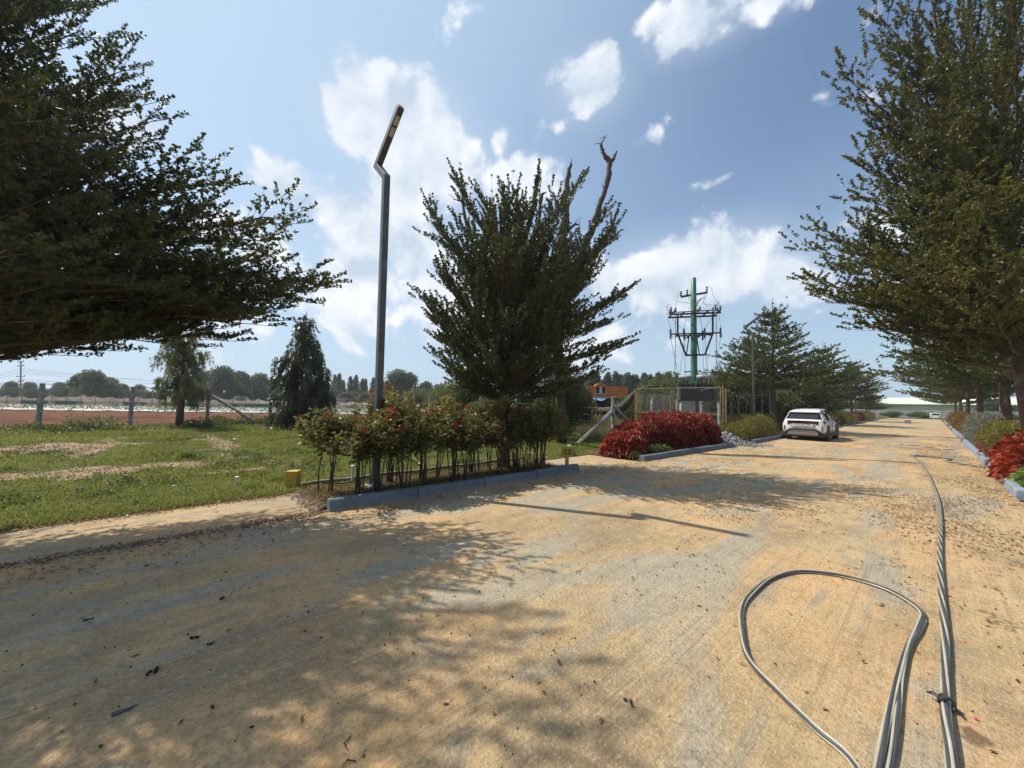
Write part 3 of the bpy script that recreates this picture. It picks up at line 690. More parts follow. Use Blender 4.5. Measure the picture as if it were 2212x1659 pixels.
# tree in the bed
T0 = np.array([-7.18, 6.32, .04]); ctr = T0
g = np.random.default_rng(5)
fork = T0 + np.array([0, 0, 1.85]); top = T0 + np.array([.12, .1, 4.6])
tips = [(935, 462, 9.4), (948, 500, 9.0), (995, 400, 9.6), (1040, 425, 10.2), (1090, 430, 8.8), (1160, 400, 9.4), (1205, 440, 8.8), (1252, 392, 9.7), (1300, 470, 9.6), (1318, 500, 9.2), (1318, 525, 10), (1290, 575, 10.2), (1262, 610, 8.7), (1340, 640, 9.3), (1332, 748, 9.4), (1312, 700, 10), (1310, 660, 8.8), (925, 655, 9.2), (942, 700, 9.8), (958, 745, 9.2), (1010, 585, 8.6), (980, 560, 10.3), (965, 610, 9.6), (985, 815, 8.9), (1020, 828, 10.2), (1275, 812, 9.9), (1290, 780, 8.8), (1215, 838, 9.6), (1060, 560, 8.0), (1180, 600, 7.9), (1120, 520, 11), (1200, 520, 11), (1030, 660, 8), (1100, 690, 7.7), (1240, 700, 8.0), (1050, 760, 8.1), (1180, 780, 7.9), (1130, 640, 11.4), (1000, 700, 11), (1250, 660, 11.3), (1120, 740, 11.5), (1130, 470, 8.6), (1230, 560, 8.4), (1060, 500, 9.2)]
prims = []
for (px, py, d) in tips:
    P1 = DP(px, py, d); hz_ = P1[2]
    zs = np.clip(1.5 + (hz_ - 1.7) * .60 + g.normal() * .15, 1.5, 5.6); P0 = T0 + np.array([(zs - 1.8) * .03, (zs - 1.8) * .02, zs]) + g.normal(size=3) * .03
    prims.append((P0, P1, .028 + .012 * np.linalg.norm(P1 - P0), -.13))
for i in range(56):
    a = i * 2.4; z1 = g.uniform(2.2, 6.4); rr = 1.95 * math.sqrt(max(.1, 1 - ((z1 - 4.0) / 3.4) ** 2)) * g.uniform(.6, 1)
    P1 = T0 + np.array([math.cos(a) * rr, math.sin(a) * rr, z1]); zs = max(1.6, z1 * .55); prims.append((T0 + np.array([0, 0, zs]), P1, .035, -.05))
gr = grow(prims, 51, sec_step=.15, sec_len=.80, ter_step=.075, ter_len=.25, node=.052, k=8, LL=.062, LW=.044, uptw=.35, shoots=.16, leafup=.8, ang=42)
print('centre leaves', len(gr['P']))
tr = empty('umbrella_tree', T0, 0, 'vase-shaped small-leaved tree growing from the hedge behind the 20 marker', 'tree', 'small-leaved tiered trees lining the road')
tp = [T0, T0 + [0.03, 0, .6], T0 + [-.02, .02, 1.3], T0 + [.0, .03, 2.0], T0 + [.06, .05, 3.2], T0 + [.1, .08, 4.6], T0 + [.12, .1, 6.2]]
treeparts(tr, gr, LEAF, bark, tp, [.15, .115, .105, .10, .06, .035, .01], T0)

# big tree at the left edge, trunk just out of frame
TL = np.array([-8.35, -3.0, 0.]); g = np.random.default_rng(6)
tips = [(150, 20, 4.6), (230, 40, 5.2), (325, 128, 5.6), (320, 214, 5.3), (325, 285, 5.0), (260, 180, 4.3), (525, 385, 5.6), (470, 360, 5.0), (640, 470, 5.4), (600, 520, 5.0), (560, 560, 5.9), (520, 590, 4.6), (705, 605, 5.4), (650, 640, 5.1), (610, 690, 4.9), (560, 700, 5.8), (500, 735, 5.2), (420, 650, 4.5), (405, 635, 4.4), (330, 712, 4.9), (225, 735, 4.2), (150, 700, 4.6), (90, 735, 4.3), (100, 690, 3.6), (430, 470, 4.6), (380, 430, 5.6), (300, 360, 4.4), (340, 540, 4.0), (250, 500, 3.6), (280, 620, 3.8), (150, 580, 3.2), (120, 420, 3.4), (90, 280, 3.3), (60, 120, 3.4), (180, 330, 4), (60, -120, 4.5), (200, -220, 5.5), (-100, -250, 4), (0, 200, 2.8), (80, 500, 2.7), (440, 560, 5.0), (160, 240, 4.6), (230, 410, 5.2), (60, 340, 4.6), (120, 160, 5.3), (40, 60, 4.4), (330, 470, 5.3), (470, 520, 5.4), (400, 600, 5.8), (20, 640, 3.2), (60, 560, 4.8), (200, 640, 5.4), (330, 660, 5.5), (690, 622, 5.6), (600, 652, 5.6), (650, 615, 5.9), (560, 665, 5.2), (480, 690, 5.4), (400, 705, 5.0), (240, 735, 4.8), (130, 718, 4.8), (350, 700, 5.4), (520, 640, 5.0), (440, 670, 5.8)]
prims = []
for (px, py, d) in tips:
    P1 = DP(px, py, d); zs = np.clip(1.9 + (P1[2] - 2.6) * .55 + g.normal() * .12, 1.9, 7.0)
    P0 = TL + np.array([(zs - 2) * -.03, (zs - 2) * .06, zs]); P1 = P0 + (P1 - P0) * (.98 if P1[2] < 4.6 else .90); prims.append((P0, P1, .03 + .012 * np.linalg.norm(P1 - P0), .05 if P1[2] < 4 else -.03))
for i in range(30):
    a = i * 2.4; z1 = g.uniform(3.0, 8.6); rr = 3.3 * math.sqrt(max(.08, 1 - ((z1 - 4.6) / 5.6) ** 2)) * g.uniform(.75, 1.0)
    P1 = TL + np.array([math.cos(a) * rr, math.sin(a) * rr, z1]); prims.append((TL + np.array([0, 0, max(2, z1 * .62)]), P1, .05, -.03))
gr = grow(prims, 52, sec_step=.17, sec_len=.80, ter_step=.075, ter_len=.26, node=.045, k=8, LL=.050, LW=.034, uptw=.2, shoots=.16, leafup=.6, ang=48)
print('left leaves', len(gr['P']))
tr = empty('umbrella_tree', TL, 0, 'big dark spreading tree overhanging the left edge of the picture', 'tree', 'small-leaved tiered trees lining the road')
treeparts(tr, gr, LEAF, bark, [TL, TL + [0, .02, 1], TL + [.02, .1, 2.2], TL + [-.06, .15, 4], TL + [-.15, .3, 6.5], TL + [-.2, .4, 10]], [.23, .19, .17, .12, .07, .01], TL)

# tall tree at the right edge
TR = np.array([2.05, 18.4, .05]); g = np.random.default_rng(8)
lean = lambda z: np.array([-.095 * z + .004 * z * z, .02 * z, z])
tips = [(1818, 160, 11.2), (1890, 15, 11.2), (1925, 120, 11.), (1905, 260, 11.3), (1868, 345, 11.4), (1860, 425, 11.6), (1855, 480, 11.8), (1745, 535, 12.4), (1765, 500, 13), (1738, 605, 12.6), (1780, 640, 12.4), (1800, 570, 12), (1850, 690, 12), (1880, 706, 12), (1950, 715, 11.5), (1960, 690, 12.5), (2020, 690, 10.5), (2060, 720, 12.5), (1950, 60, 10.6), (2000, -60, 10.8), (2080, -120, 11), (2150, -150, 10), (1985, 200, 9.6), (2050, 60, 9.4), (2120, 150, 9), (2060, 300, 9), (1960, 340, 9.8), (1940, 450, 10), (2040, 450, 9), (2140, 400, 8.4), (1900, 560, 10.6), (2000, 560, 9.2), (2100, 600, 8.6), (1890, 640, 11), (1980, 640, 10), (2150, 680, 8.8), (2200, 300, 9), (2190, 100, 8.6), (2180, 550, 8.2), (1990, 420, 12.5), (2080, 200, 12.5), (2100, 500, 12.8), (2050, 640, 12.8), (1930, 300, 12), (1830, 600, 11.4), (2150, 20, 12), (1915, 190, 10.4), (1880, 520, 12.5), (2110, 330, 11.6), (2200, 200, 11.8), (2200, 440, 11.8), (2190, 620, 11), (2200, -40, 10.5), (2030, 520, 11.4), (1985, 100, 12.4)]
prims = []
for (px, py, d) in tips:
    P1 = DP(px, py, d); zs = np.clip(2.6 + (P1[2] - 3.4) * .60 + g.normal() * .2, 2.7, 9.5)
    prims.append((TR + lean(zs), P1, .035 + .012 * np.linalg.norm(P1 - TR - lean(zs)), -.05))
for i in range(22):
    a = i * 2.4; z1 = g.uniform(4.2, 11.5); rr = 3.6 * math.sqrt(max(.1, 1 - ((z1 - 6.) / 7.) ** 2)) * g.uniform(.7, 1.0)
    P1 = TR + np.array([math.cos(a) * rr - .6, math.sin(a) * rr, z1]); zs = max(2.8, z1 * .62); prims.append((TR + lean(zs), P1, .05, -.05))
gr = grow(prims, 53, sec_step=.24, sec_len=1.15, ter_step=.10, ter_len=.36, node=.065, k=8, LL=.085, LW=.058, uptw=.3, shoots=.22, leafup=.6, ang=48)
print('right leaves', len(gr['P']))
LEAFR = leafmat('leaf_olive', (.040, .050, .010), (.088, .092, .016), (.24, .20, .03), .30, .42, .45, tcol=(.26, .24, .03))
tr = empty('umbrella_tree', TR, 0, 'tall olive-green tree filling the right edge with a leaning brown trunk', 'tree', 'small-leaved tiered trees lining the road')
treeparts(tr, gr, LEAFR, bark, [TR + lean(z) for z in (0, .7, 1.6, 2.8, 4.2, 6, 8, 11)], [.24, .21, .19, .17, .13, .10, .06, .01], TR)


# generic tiered roadside tree, shared mesh
def tiered(seed, H, Rr, z0, nt=10, per=6, leaf=LEAFR, LL=.115, spike=True):
    g = np.random.default_rng(seed); prims = []
    for i in range(nt):
        q = i / (nt - 1); z = z0 + (H * .86 - z0) * q; rad = Rr * (1 - q) ** 1.45 * (.85 + .3 * g.random()) + .35
        if i == 0: rad *= .8
        for k in range(per):
            a = 2 * math.pi * (k + .5 * (i % 2) + g.uniform(-.2, .2)) / per + i * .7; r_ = rad * g.uniform(.75, 1.12)
            prims.append((np.array([0, 0, z]), np.array([math.cos(a) * r_, math.sin(a) * r_, z + r_ * (.10 + .40 * q + g.uniform(-.03, .12))]), (.02 + .012 * r_), -.06))
    gr = grow(prims, seed, sec_step=.24, sec_len=1.3, ter_step=.12, ter_len=.34, node=.07, k=8, LL=LL, LW=LL * .55, uptw=.2, shoots=.2, leafup=.4)
    print('tiered leaves', len(gr['P'])); return gr


def place_tiered(gr, H, x, y, label, rz=0, sc=1, leaf=LEAFR, seed=0):
    r = empty('umbrella_tree', (x, y, 0), rz, label, 'tree', 'small-leaved tiered trees lining the road'); r.scale = (sc, sc, sc)
    treeparts(r, gr, leaf, bark, [(0, 0, 0), (.03, 0, 1), (0, .03, 2.2), (0, 0, H * .5), (.05, 0, H * .8), (.03, 0, H)], [.19, .16, .14, .09, .045, .012], (0, 0, 0), twigs=False, sides=8)
    return r


LEAFL = leafmat('leaf_tiered', (.030, .045, .012), (.066, .082, .018), (.17, .17, .035), .28, .45, .4, tcol=(.22, .25, .03))
g1 = tiered(61, 8.9, 4.2, 2.9); tA = place_tiered(g1, 9.1, -7.2, 30.6, 'conical tiered tree with a bare spike, behind the parked white car', .4, leaf=LEAFL)
g2 = tiered(62, 8.0, 4.6, 2.6, nt=8, per=6); tB = place_tiered(g2, 8.2, -7.0, 47.5, 'broad tiered tree just beyond the conical one on the left of the road', 1.2, leaf=LEAFL)


def dup(t, x, y, label, rz, sc, group=None):
    c = copy_tree(t); c.location = (x, y, 0); c.rotation_euler.z = rz; c.scale = (sc, sc, sc * 1.0); c['label'] = label
    if group: c['group'] = group
    return c


dup(tA, -6.9, 66, 'tiered tree fourth along the left of the road, on a thin dark trunk', 2.1, .93)
dup(tB, -7.0, 84, 'young low tree near the far end of the road on the left', 4.1, .62)
dup(tA, -7.6, 96, 'small farthest tree on the left of the road before the shed', 1.1, .5)
for i, (y, sc, lb) in enumerate(((31.5, 1.22, 'second tree on the right of the road, thick forked trunk behind the silvery shrubs'), (46, 1.15, 'third tree on the right of the road'), (60, 1.1, 'fourth tree on the right of the road'), (75, 1.05, 'fifth tree on the right of the road'), (90, 1., 'last tree on the right before the pale shed'))):
    c = dup((tB, tA)[i % 2], 2.55, y, lb, 1.3 * i + .5, sc)
    for ch in c.children:
        if ch.name.startswith('crown') and i == 0: pass

# dead tree behind the hedge tree
DT = np.array([-10.2, 12.1, .08]); dead = empty('dead_tree', DT, 0, 'tall dead tree with forked bare branch tops rising behind the leafy tree', 'dead tree')
def dl(pts, rr, nm, sides=9):
    P = []; Rr = []; gd = np.random.default_rng(len(pts) * 7 + int(rr[0] * 100))
    for i in range(len(pts) - 1):
        for k in range(4): t = k / 4; P.append(np.array(pts[i]) * (1 - t) + np.array(pts[i + 1]) * t - DT + gd.normal(size=3) * .12 * rr[i] * (k > 0)); Rr.append((rr[i] * (1 - t) + rr[i + 1] * t) * .74 * gd.uniform(.86, 1.14))
    P.append(np.array(pts[-1]) - DT); Rr.append(rr[-1] * .7)
    mb = MB(); mb.tube(P, Rr, sides, cap=True)
    for k in range(3):
        i = gd.integers(len(P) // 2, len(P)); e = P[i] + unit(gd.normal(size=3) + [0, 0, .6]) * (.15 + .2 * gd.random()); mb.tube([P[i], (P[i] + e) / 2 + gd.normal(size=3) * .03, e], [Rr[i] * .28 + .008, .012, .005], 5)
    return mb.build(nm, barkd, dead, smooth=True)
DD = 14.9
q = lambda x, y, d=DD: sv(x, y, d)
dl([DT, q(1205, 820), q(1210, 700), q(1207, 600), q(1215, 500)], [.26, .24, .24, .24, .22], 'trunk', 12)
dl([q(1215, 510), q(1222, 450), q(1224, 400), q(1229, 372), q(1233, 352)], [.24, .20, .16, .12, .06], 'branch_stub')
dl([q(1207, 600), q(1250, 560), q(1278, 500), q(1293, 452), q(1306, 415), q(1314, 385), q(1318, 345)], [.22, .20, .17, .15, .15, .14, .13], 'branch')
dl([q(1318, 350), q(1307, 338), q(1300, 322), q(1298, 313), q(1303, 303), q(1311, 290)], [.13, .12, .09, .07, .03, .012], 'branch')
dl([q(1317, 352), q(1324, 345), q(1329, 336), q(1333, 326)], [.12, .10, .06, .04], 'branch')
dl([q(1225, 500), q(1235, 490), q(1243, 484), q(1252, 486)], [.10, .07, .06, .03], 'branch_stub')
dl([q(1200, 620), q(1175, 560), q(1163, 500), q(1165, 460), q(1171, 420), q(1180, 415)], [.2, .15, .12, .09, .07, .03], 'branch')
dl([q(1165, 440), q(1166, 410), q(1169, 384)], [.05, .03, .012], 'branch_stub')
dl([q(1195, 700), q(1080, 600), q(1010, 500), q(1002, 455), q(998, 425)], [.2, .15, .10, .08, .05], 'branch')
dl([q(1003, 452), q(996, 434), q(980, 431)], [.05, .04, .02], 'branch_stub')

# ------------------------------------------------------------------ weeping trees by the field fence
def weeping(seed, H, prof, n_prim, z0, LL, LW, leaf, hang=.8):
    g = np.random.default_rng(seed); A = []; B = []; P = []; D = []
    for i in range(n_prim):
        q = g.random() ** 1.5; z = z0 + (H - z0) * q; a = i * 2.4 + g.normal() * .3; rad = prof(q) * g.uniform(.5, 1.1)
        b0 = np.array([0, 0, z]); t = np.linspace(0, 1, 6); e = np.array([math.cos(a) * rad, math.sin(a) * rad, z + .25 * rad]); pts = bez(b0, (b0 + e) / 2 + [0, 0, .3 * rad], e, t); A.append(pts[:-1]); B.append(pts[1:])
        nst = int(5 + rad * 9); tt = g.uniform(.15, 1, nst); sp = bez(b0, (b0 + e) / 2 + [0, 0, .3 * rad], e, tt)
        for s in sp:
            ln = g.uniform(.25, 1.0) * hang; ln = min(ln, max(.1, s[2] - .15)); e2 = s + np.array([math.cos(a) * .15 * ln + g.normal() * .07, math.sin(a) * .15 * ln + g.normal() * .07, -ln]); A.append(s[None]); B.append(e2[None])
            m = int(ln * 30) + 3; u = g.random(m)[:, None]; P.append(s + (e2 - s) * u + g.normal(size=(m, 3)) * .025); D.append(g.normal(size=(m, 3)) * .5 + np.array([math.cos(a) * .2, math.sin(a) * .2, -1.0]))
    A = np.concatenate(A); B = np.concatenate(B); P = np.concatenate(P); D = np.concatenate(D)
    return A, B, P, D, g


def put_weeping(w, name, loc, label, tr_r, H, leaf, LL, LW, cat='tree'):
    A, B, P, D, g = w; t = empty(name, loc, 0, label, cat)
    mb = MB(); mb.tube([(0, 0, -.1), (.03, .02, H * .3), (-.03, .03, H * .6), (0, 0, H)], [tr_r, tr_r * .8, tr_r * .5, .01], 8); mb.build('trunk', bark, t, smooth=True)
    tw = link('twigs', prisms('twigs', A, B, .007, .003, 3), bark, t); tw['kind'] = 'stuff'
    n = len(P); tint = .35 + (fbm(P[:, 0] * 2 + 9, P[:, 2] * 2, 3, 5) - .5) * 1.2 + g.normal(size=n) * .2
    c = link('crown', leafmesh('crown', P, D, LL * g.uniform(.6, 1.2, n), LW, tint, 0, g), leaf, t); c['kind'] = 'stuff'; print(name, n); return t


pol = sv(652, 900, 18.7); pol[2] = hgt(pol[0], pol[1])
LEAFP = leafmat('leaf_polyalthia', (.014, .026, .010), (.034, .052, .016), (.10, .13, .03), .22, .35, .5)
put_weeping(weeping(71, 5.7, lambda q: 1.65 * (1 - q) ** .8 + .18, 105, .35, .17, .04, None, 1.0), 'weeping_tree', pol, 'dark conical weeping tree reaching the ground by the field fence', .16, 5.8, LEAFP, .20, .05)
eu = sv(388, 900, 17.8); eu[2] = hgt(eu[0], eu[1])
put_weeping(weeping(72, 4.6, lambda q: 1.05 * math.sin(min(1, q * 1.05 + .1) * 3.0) ** .7 + .35, 52, 1.3, .16, .03, None, .8), 'eucalyptus_tree', eu, 'slender drooping eucalyptus with pale trunk by the field fence', .17, 4.4, LEAFW, .18, .036)


# ------------------------------------------------------------------ bare-stemmed flowering hedge
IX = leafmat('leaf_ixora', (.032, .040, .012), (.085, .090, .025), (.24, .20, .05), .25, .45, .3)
FLW = leafmat('ixora_flower', (.20, .012, .012), (.34, .022, .022), (.42, .06, .04), .12, .6, .3)
STEM = mat('shrub_stem', (.060, .042, .028), .9, .3, 20)


def ixora(seed, full=1., H=1.5):
    g = np.random.default_rng(seed); t = empty('ixora_shrub', (0, 0, 0)); ns = g.integers(3, 6); smb = MB(); P = []; D = []; FP = []; FD = []
    for i in range(ns):
        a = g.uniform(0, 6.28); sp = g.uniform(.08, .26); b0 = np.array([g.normal() * .05, g.normal() * .05, 0]); b1 = b0 + np.array([math.cos(a) * sp * .5, math.sin(a) * sp * .5, H * .50 + g.normal() * .05]); b1m = (b0 + b1) / 2 + g.normal(size=3) * .02
        m = MB(); m.tube([b0, b1m, b1], [.014, .011, .009], 5); m.build('stem', STEM, t, smooth=True)
        for j in range(g.integers(4, 7)):
            a2 = a + g.normal() * 1.2; r_ = g.uniform(.08, .42); c1 = b1 + np.array([math.cos(a2) * r_, math.sin(a2) * r_, g.uniform(.14, .54) * H / 1.4]); cm = (b1 + c1) / 2 + g.normal(size=3) * .03
            smb.tube([b1, cm, c1], [.007, .005, .003], 4)
            for s_ in range(g.integers(3, 6)):
                e = c1 + g.normal(size=3) * np.array([.11, .11, .09]) * 1.1
                smb.bar(cm, e, .004); m_ = int(26 * full); th = g.uniform(0, 6.28, m_); zz = g.uniform(-.17, .05, m_)
                P.append(e + np.stack([np.cos(th) * .02, np.sin(th) * .02, zz], 1) + g.normal(size=(m_, 3)) * .022); D.append(np.stack([np.cos(th), np.sin(th), .45 + zz * 2 + g.normal(size=m_) * .35], 1))
                if g.random() < .13 and e[2] > H * .62:
                    k = 36; v = unit(g.normal(size=(k, 3)) + [0, 0, .4]); FP.append(e + [0, 0, .045] + v * .018); FD.append(v)
    tw = smb.build('twigs', STEM, t); tw['kind'] = 'stuff'
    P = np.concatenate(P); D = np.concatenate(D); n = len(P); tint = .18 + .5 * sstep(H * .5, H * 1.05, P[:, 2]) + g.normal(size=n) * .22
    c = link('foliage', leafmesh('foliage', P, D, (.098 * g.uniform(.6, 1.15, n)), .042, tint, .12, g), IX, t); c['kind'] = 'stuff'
    if FP:
        for e in FP: pass
        for A_, B_ in zip(FP, FD): link('flower_head', leafmesh('flower_head', A_, B_, .045, .024, g.random(len(A_)), 0, g, .8), FLW, t)
    return t


protos = [ixora(80 + i) for i in range(6)]; g = np.random.default_rng(31)
n_sh = 25; yy = np.linspace(2.12, 7.45, n_sh); ORD = 'first second third fourth fifth sixth seventh eighth ninth tenth eleventh twelfth thirteenth fourteenth fifteenth sixteenth seventeenth eighteenth nineteenth twentieth twenty-first twenty-second twenty-third twenty-fourth twenty-fifth'.split()
for i, y in enumerate(yy):
    x = -6.62 + (.30 if i % 2 else -.30) + g.normal() * .06 - .08; sc = .98 + g.normal() * .085
    if i < 2: sc *= .95
    if i > n_sh - 4: x = -6.95 + .12 * (i % 2)
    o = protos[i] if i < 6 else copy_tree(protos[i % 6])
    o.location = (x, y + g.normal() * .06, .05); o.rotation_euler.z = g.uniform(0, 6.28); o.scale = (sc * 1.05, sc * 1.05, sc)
    lb = ORD[i] + ' bare-stemmed flowering shrub counted from the left end of the hedge'
    if i == 0: lb = 'leftmost flowering shrub of the hedge, leaning out over the end of the kerb'
    elif i == n_sh - 1: lb = 'last flowering shrub of the hedge, just behind the yellow 20 marker'
    tag(o, lb, 'shrub', 'bare-stemmed flowering shrubs in the hedge')
o = copy_tree(protos[2]); o.location = (-7.15, 3.3, .05); o.scale = (.9, .9, 1.24); o.rotation_euler.z = 2; tag(o, 'tallest flowering shrub, its top sticking up left of the street lamp', 'shrub', 'bare-stemmed flowering shrubs in the hedge')


# ------------------------------------------------------------------ mounded shrubs
def mound(name, c, r, label, cat, leaf, LL, LW, n, seed, group=None, droop=.3, rz=0, shell=.28, lump=.25, stems=True, hang=-.15, tb=0., zs=.05):
    g = np.random.default_rng(seed); t = empty(name, (c[0], c[1], zs), rz, label, cat, group); v = unit(g.normal(size=(n, 3))); v[:, 2] = np.abs(v[:, 2])
    lm = 1 + lump * (fbm(v[:, 0] * 2.2 + 5 + seed, v[:, 1] * 2.2 + v[:, 2] * 2, 3, seed) - .5) * 2
    rad = (1 - shell * g.random(n) ** 1.6) * lm; sq = np.maximum(np.abs(v[:, 0]), np.abs(v[:, 1])); sf = (1 / np.maximum(sq, .35)) ** .35
    P = v * rad[:, None] * np.array(r) * np.stack([sf, sf, np.ones(n)], 1) * .93; P[:, 2] = np.maximum(P[:, 2], .02)
    # several leaves sprout from one shoot
    D = v * np.array([1, 1, .7]) + g.normal(size=(n, 3)) * .55 + [0, 0, hang]
    tint = .42 + tb + (fbm(P[:, 0] * 3, P[:, 1] * 3 + P[:, 2] * 3, 3, seed + 3) - .5) * 1.1 + g.normal(size=n) * .24
    cr_ = link('foliage', leafmesh('foliage', P, D, LL * g.uniform(.6, 1.2, n), LW, tint, droop, g), leaf, t); cr_['kind'] = 'stuff'
    if stems:
        m = 60; A = np.stack([g.normal(size=m) * r[0] * .3, g.normal(size=m) * r[1] * .3, np.zeros(m)], 1); j = g.integers(0, n, m); s = link('stems', prisms('stems', A, P[j] * .95, .010, .004, 4), STEM, t); s['kind'] = 'stuff'
    return t


REDL = leafmat('leaf_copper', (.030, .014, .009), (.17, .024, .012), (.36, .065, .028), .24, .5, .3, tcol=(.6, .07, .02))
REDD = leafmat('leaf_maroon', (.030, .006, .010), (.085, .012, .018), (.16, .03, .03), .2, .5, .3)
OLIV = leafmat('leaf_yellow_olive', (.045, .050, .012), (.14, .125, .022), (.27, .22, .04), .3, .5, .35)
LIME = leafmat('leaf_lime', (.09, .11, .02), (.20, .24, .03), (.36, .38, .06), .35, .5, .35)
RUST = leafmat('leaf_rust', (.08, .035, .016), (.17, .07, .03), (.26, .14, .05), .3, .6, .3)
SILV = leafmat('leaf_silver', (.10, .12, .09), (.20, .23, .17), (.34, .36, .28), .2, .7, .2)
gl = 'red-leaved shrubs of the hedge left of the gravel heap'
mound('red_shrub', (-6.65, 10.95), (.62, .68, .78), 'small bright red shrub at the near end of the red hedge', 'shrub', REDL, .17, .060, 2600, 101, gl, .45, tb=.15, lump=.15)
mound('red_shrub', (-7.1, 12.5), (.85, .95, 1.12), 'second red shrub of the hedge, in front of the stone corner post', 'shrub', REDL, .18, .062, 4200, 102, gl, .45, lump=.15)
mound('red_shrub', (-6.95, 14.1), (.95, 1.05, 1.28), 'broad dark red shrub in the middle of the red hedge', 'shrub', REDL, .18, .062, 5000, 103, gl, .5, lump=.22)
mound('red_shrub', (-6.85, 15.5), (.95, .95, 1.42), 'tallest red shrub at the crest of the red hedge', 'shrub', REDL, .18, .062, 4800, 104, gl, .5, lump=.22)
mound('red_shrub', (-6.75, 16.7), (.95, .85, 1.25), 'last red shrub of the hedge, beside the gravel heap', 'shrub', REDL, .18, .062, 4400, 105, gl, .5, lump=.22)
mound('ground_plant', (-6.05, 12.0), (.28, .85, .30), 'low green plants spilling over the kerb under the red hedge', 'plant', LEAFG, .07, .04, 1500, 106, None, .2, stems=False)
mound('ground_plant', (-6.0, 10.5), (.16, .18, .20), 'small green tuft at the near tip of the red hedge kerb', 'plant', LEAFG, .07, .03, 250, 107, None, .2, stems=False)
og = 'olive shrubs behind the white car'
mound('olive_shrub', (-6.75, 20.9), (1.15, 1.3, 1.0), 'olive shrub right of the gravel heap in front of the lamp post', 'shrub', OLIV, .09, .035, 6000, 111, og, .1, hang=0)
mound('olive_shrub', (-6.9, 23.2), (1.15, 1.3, 1.22), 'olive shrub between the gravel heap and the car, around the lamp post foot', 'shrub', OLIV, .09, .035, 5600, 112, og, .1, hang=0)
mound('olive_shrub', (-7.0, 25.9), (1.1, 1.5, 1.25), 'olive shrub partly hidden by the rear of the white car', 'shrub', OLIV, .10, .04, 4000, 113, og, .1, hang=0)
mound('green_shrub', (-7.6, 29.5), (1.2, 1.8, 1.2), 'dark green shrub under the conical tree behind the car', 'shrub', LEAFG, .10, .04, 3500, 114, None, .1, hang=0)
fg = 'shrubs along the far left kerb'
for i, (y, m_, h_, nm, lb) in enumerate(((38.2, REDD, 1.25, 'maroon_shrub', 'dark purple bush just beyond the nose of the white car'), (41.6, LIME, 1.0, 'lime_shrub', 'yellow-green bush beyond the purple one'), (45.5, RUST, 1.2, 'rust_shrub', 'brownish bush on the left of the road beyond the yellow-green one'), (50, OLIV, 1.3, 'olive_shrub', 'olive bush on the far left kerb'), (55, LIME, 1.5, 'lime_shrub', 'tall lime bush on the far left of the road'), (60.5, RUST, 1.1, 'rust_shrub', 'low rust bush far along the left kerb'), (66, REDL, 1.2, 'red_shrub', 'distant red bush on the left kerb'), (72, OLIV, 1.2, 'olive_shrub', 'farthest olive bush on the left kerb'), (79, RUST, 1.2, 'rust_shrub', 'last brownish bush at the far end on the left'))):
    mound(nm, (-6.7, y), (1.1, 2.0, h_), lb, 'shrub', m_, .14, .06, 2200, 120 + i, fg, .1, hang=0, stems=False)
# right-hand beds
rg = 'shrubs along the right kerb'
mound('red_shrub', (1.80, 14.9), (.88, 1.95, 1.15), 'red-leaved bush nearest on the right edge of the picture', 'shrub', REDL, .17, .08, 4000, 141, rg, .3, tb=.2)
mound('green_shrub', (1.62, 13.2), (.48, 1.15, .52), 'bright green leafy plant low on the right kerb', 'shrub', leafmat('leaf_fresh', (.05, .08, .02), (.11, .16, .03), (.26, .32, .07), .35, .45, .4), .10, .07, 2600, 142, rg, .2)
for i, y in enumerate((19.8, 22.4, 25.1, 28.0)):
    mound('olive_shrub', (2.35, y), (1.0, 1.65, 1.12 + .05 * i), ('olive hedge shrub right behind the red bush on the right', 'second olive shrub of the right-hand hedge', 'third olive shrub of the right-hand hedge', 'far olive shrub ending the right-hand hedge')[i], 'shrub', OLIV, .11, .045, 4200, 143 + i, rg, .1, hang=0, lump=.1, shell=.2)
mound('silvery_shrub', (2.2, 33.2), (1.0, 1.9, 1.5), 'silvery grey shrub on the right kerb beyond the olive hedge', 'shrub', SILV, .13, .03, 2600, 150, rg, 0, hang=.5, stems=False)
mound('silvery_shrub', (2.3, 37.4), (1.0, 1.9, 1.7), 'second silvery grey shrub farther along the right kerb', 'shrub', SILV, .13, .03, 2600, 151, rg, 0, hang=.5, stems=False)
for i, (y, m_, nm, lb) in enumerate(((42, RUST, 'rust_shrub', 'rust coloured bush beyond the silvery shrubs'), (48, RUST, 'rust_shrub', 'second rust bush on the far right kerb'), (55, OLIV, 'olive_shrub', 'distant olive bush on the right kerb'), (63, RUST, 'rust_shrub', 'distant brownish bush on the right kerb'), (73, OLIV, 'olive_shrub', 'last olive bush at the far end on the right'))):
    mound(nm, (2.2, y), (1.0, 2.6, 1.5), lb, 'shrub', m_, .15, .06, 1900, 155 + i, rg, .1, hang=0, stems=False)
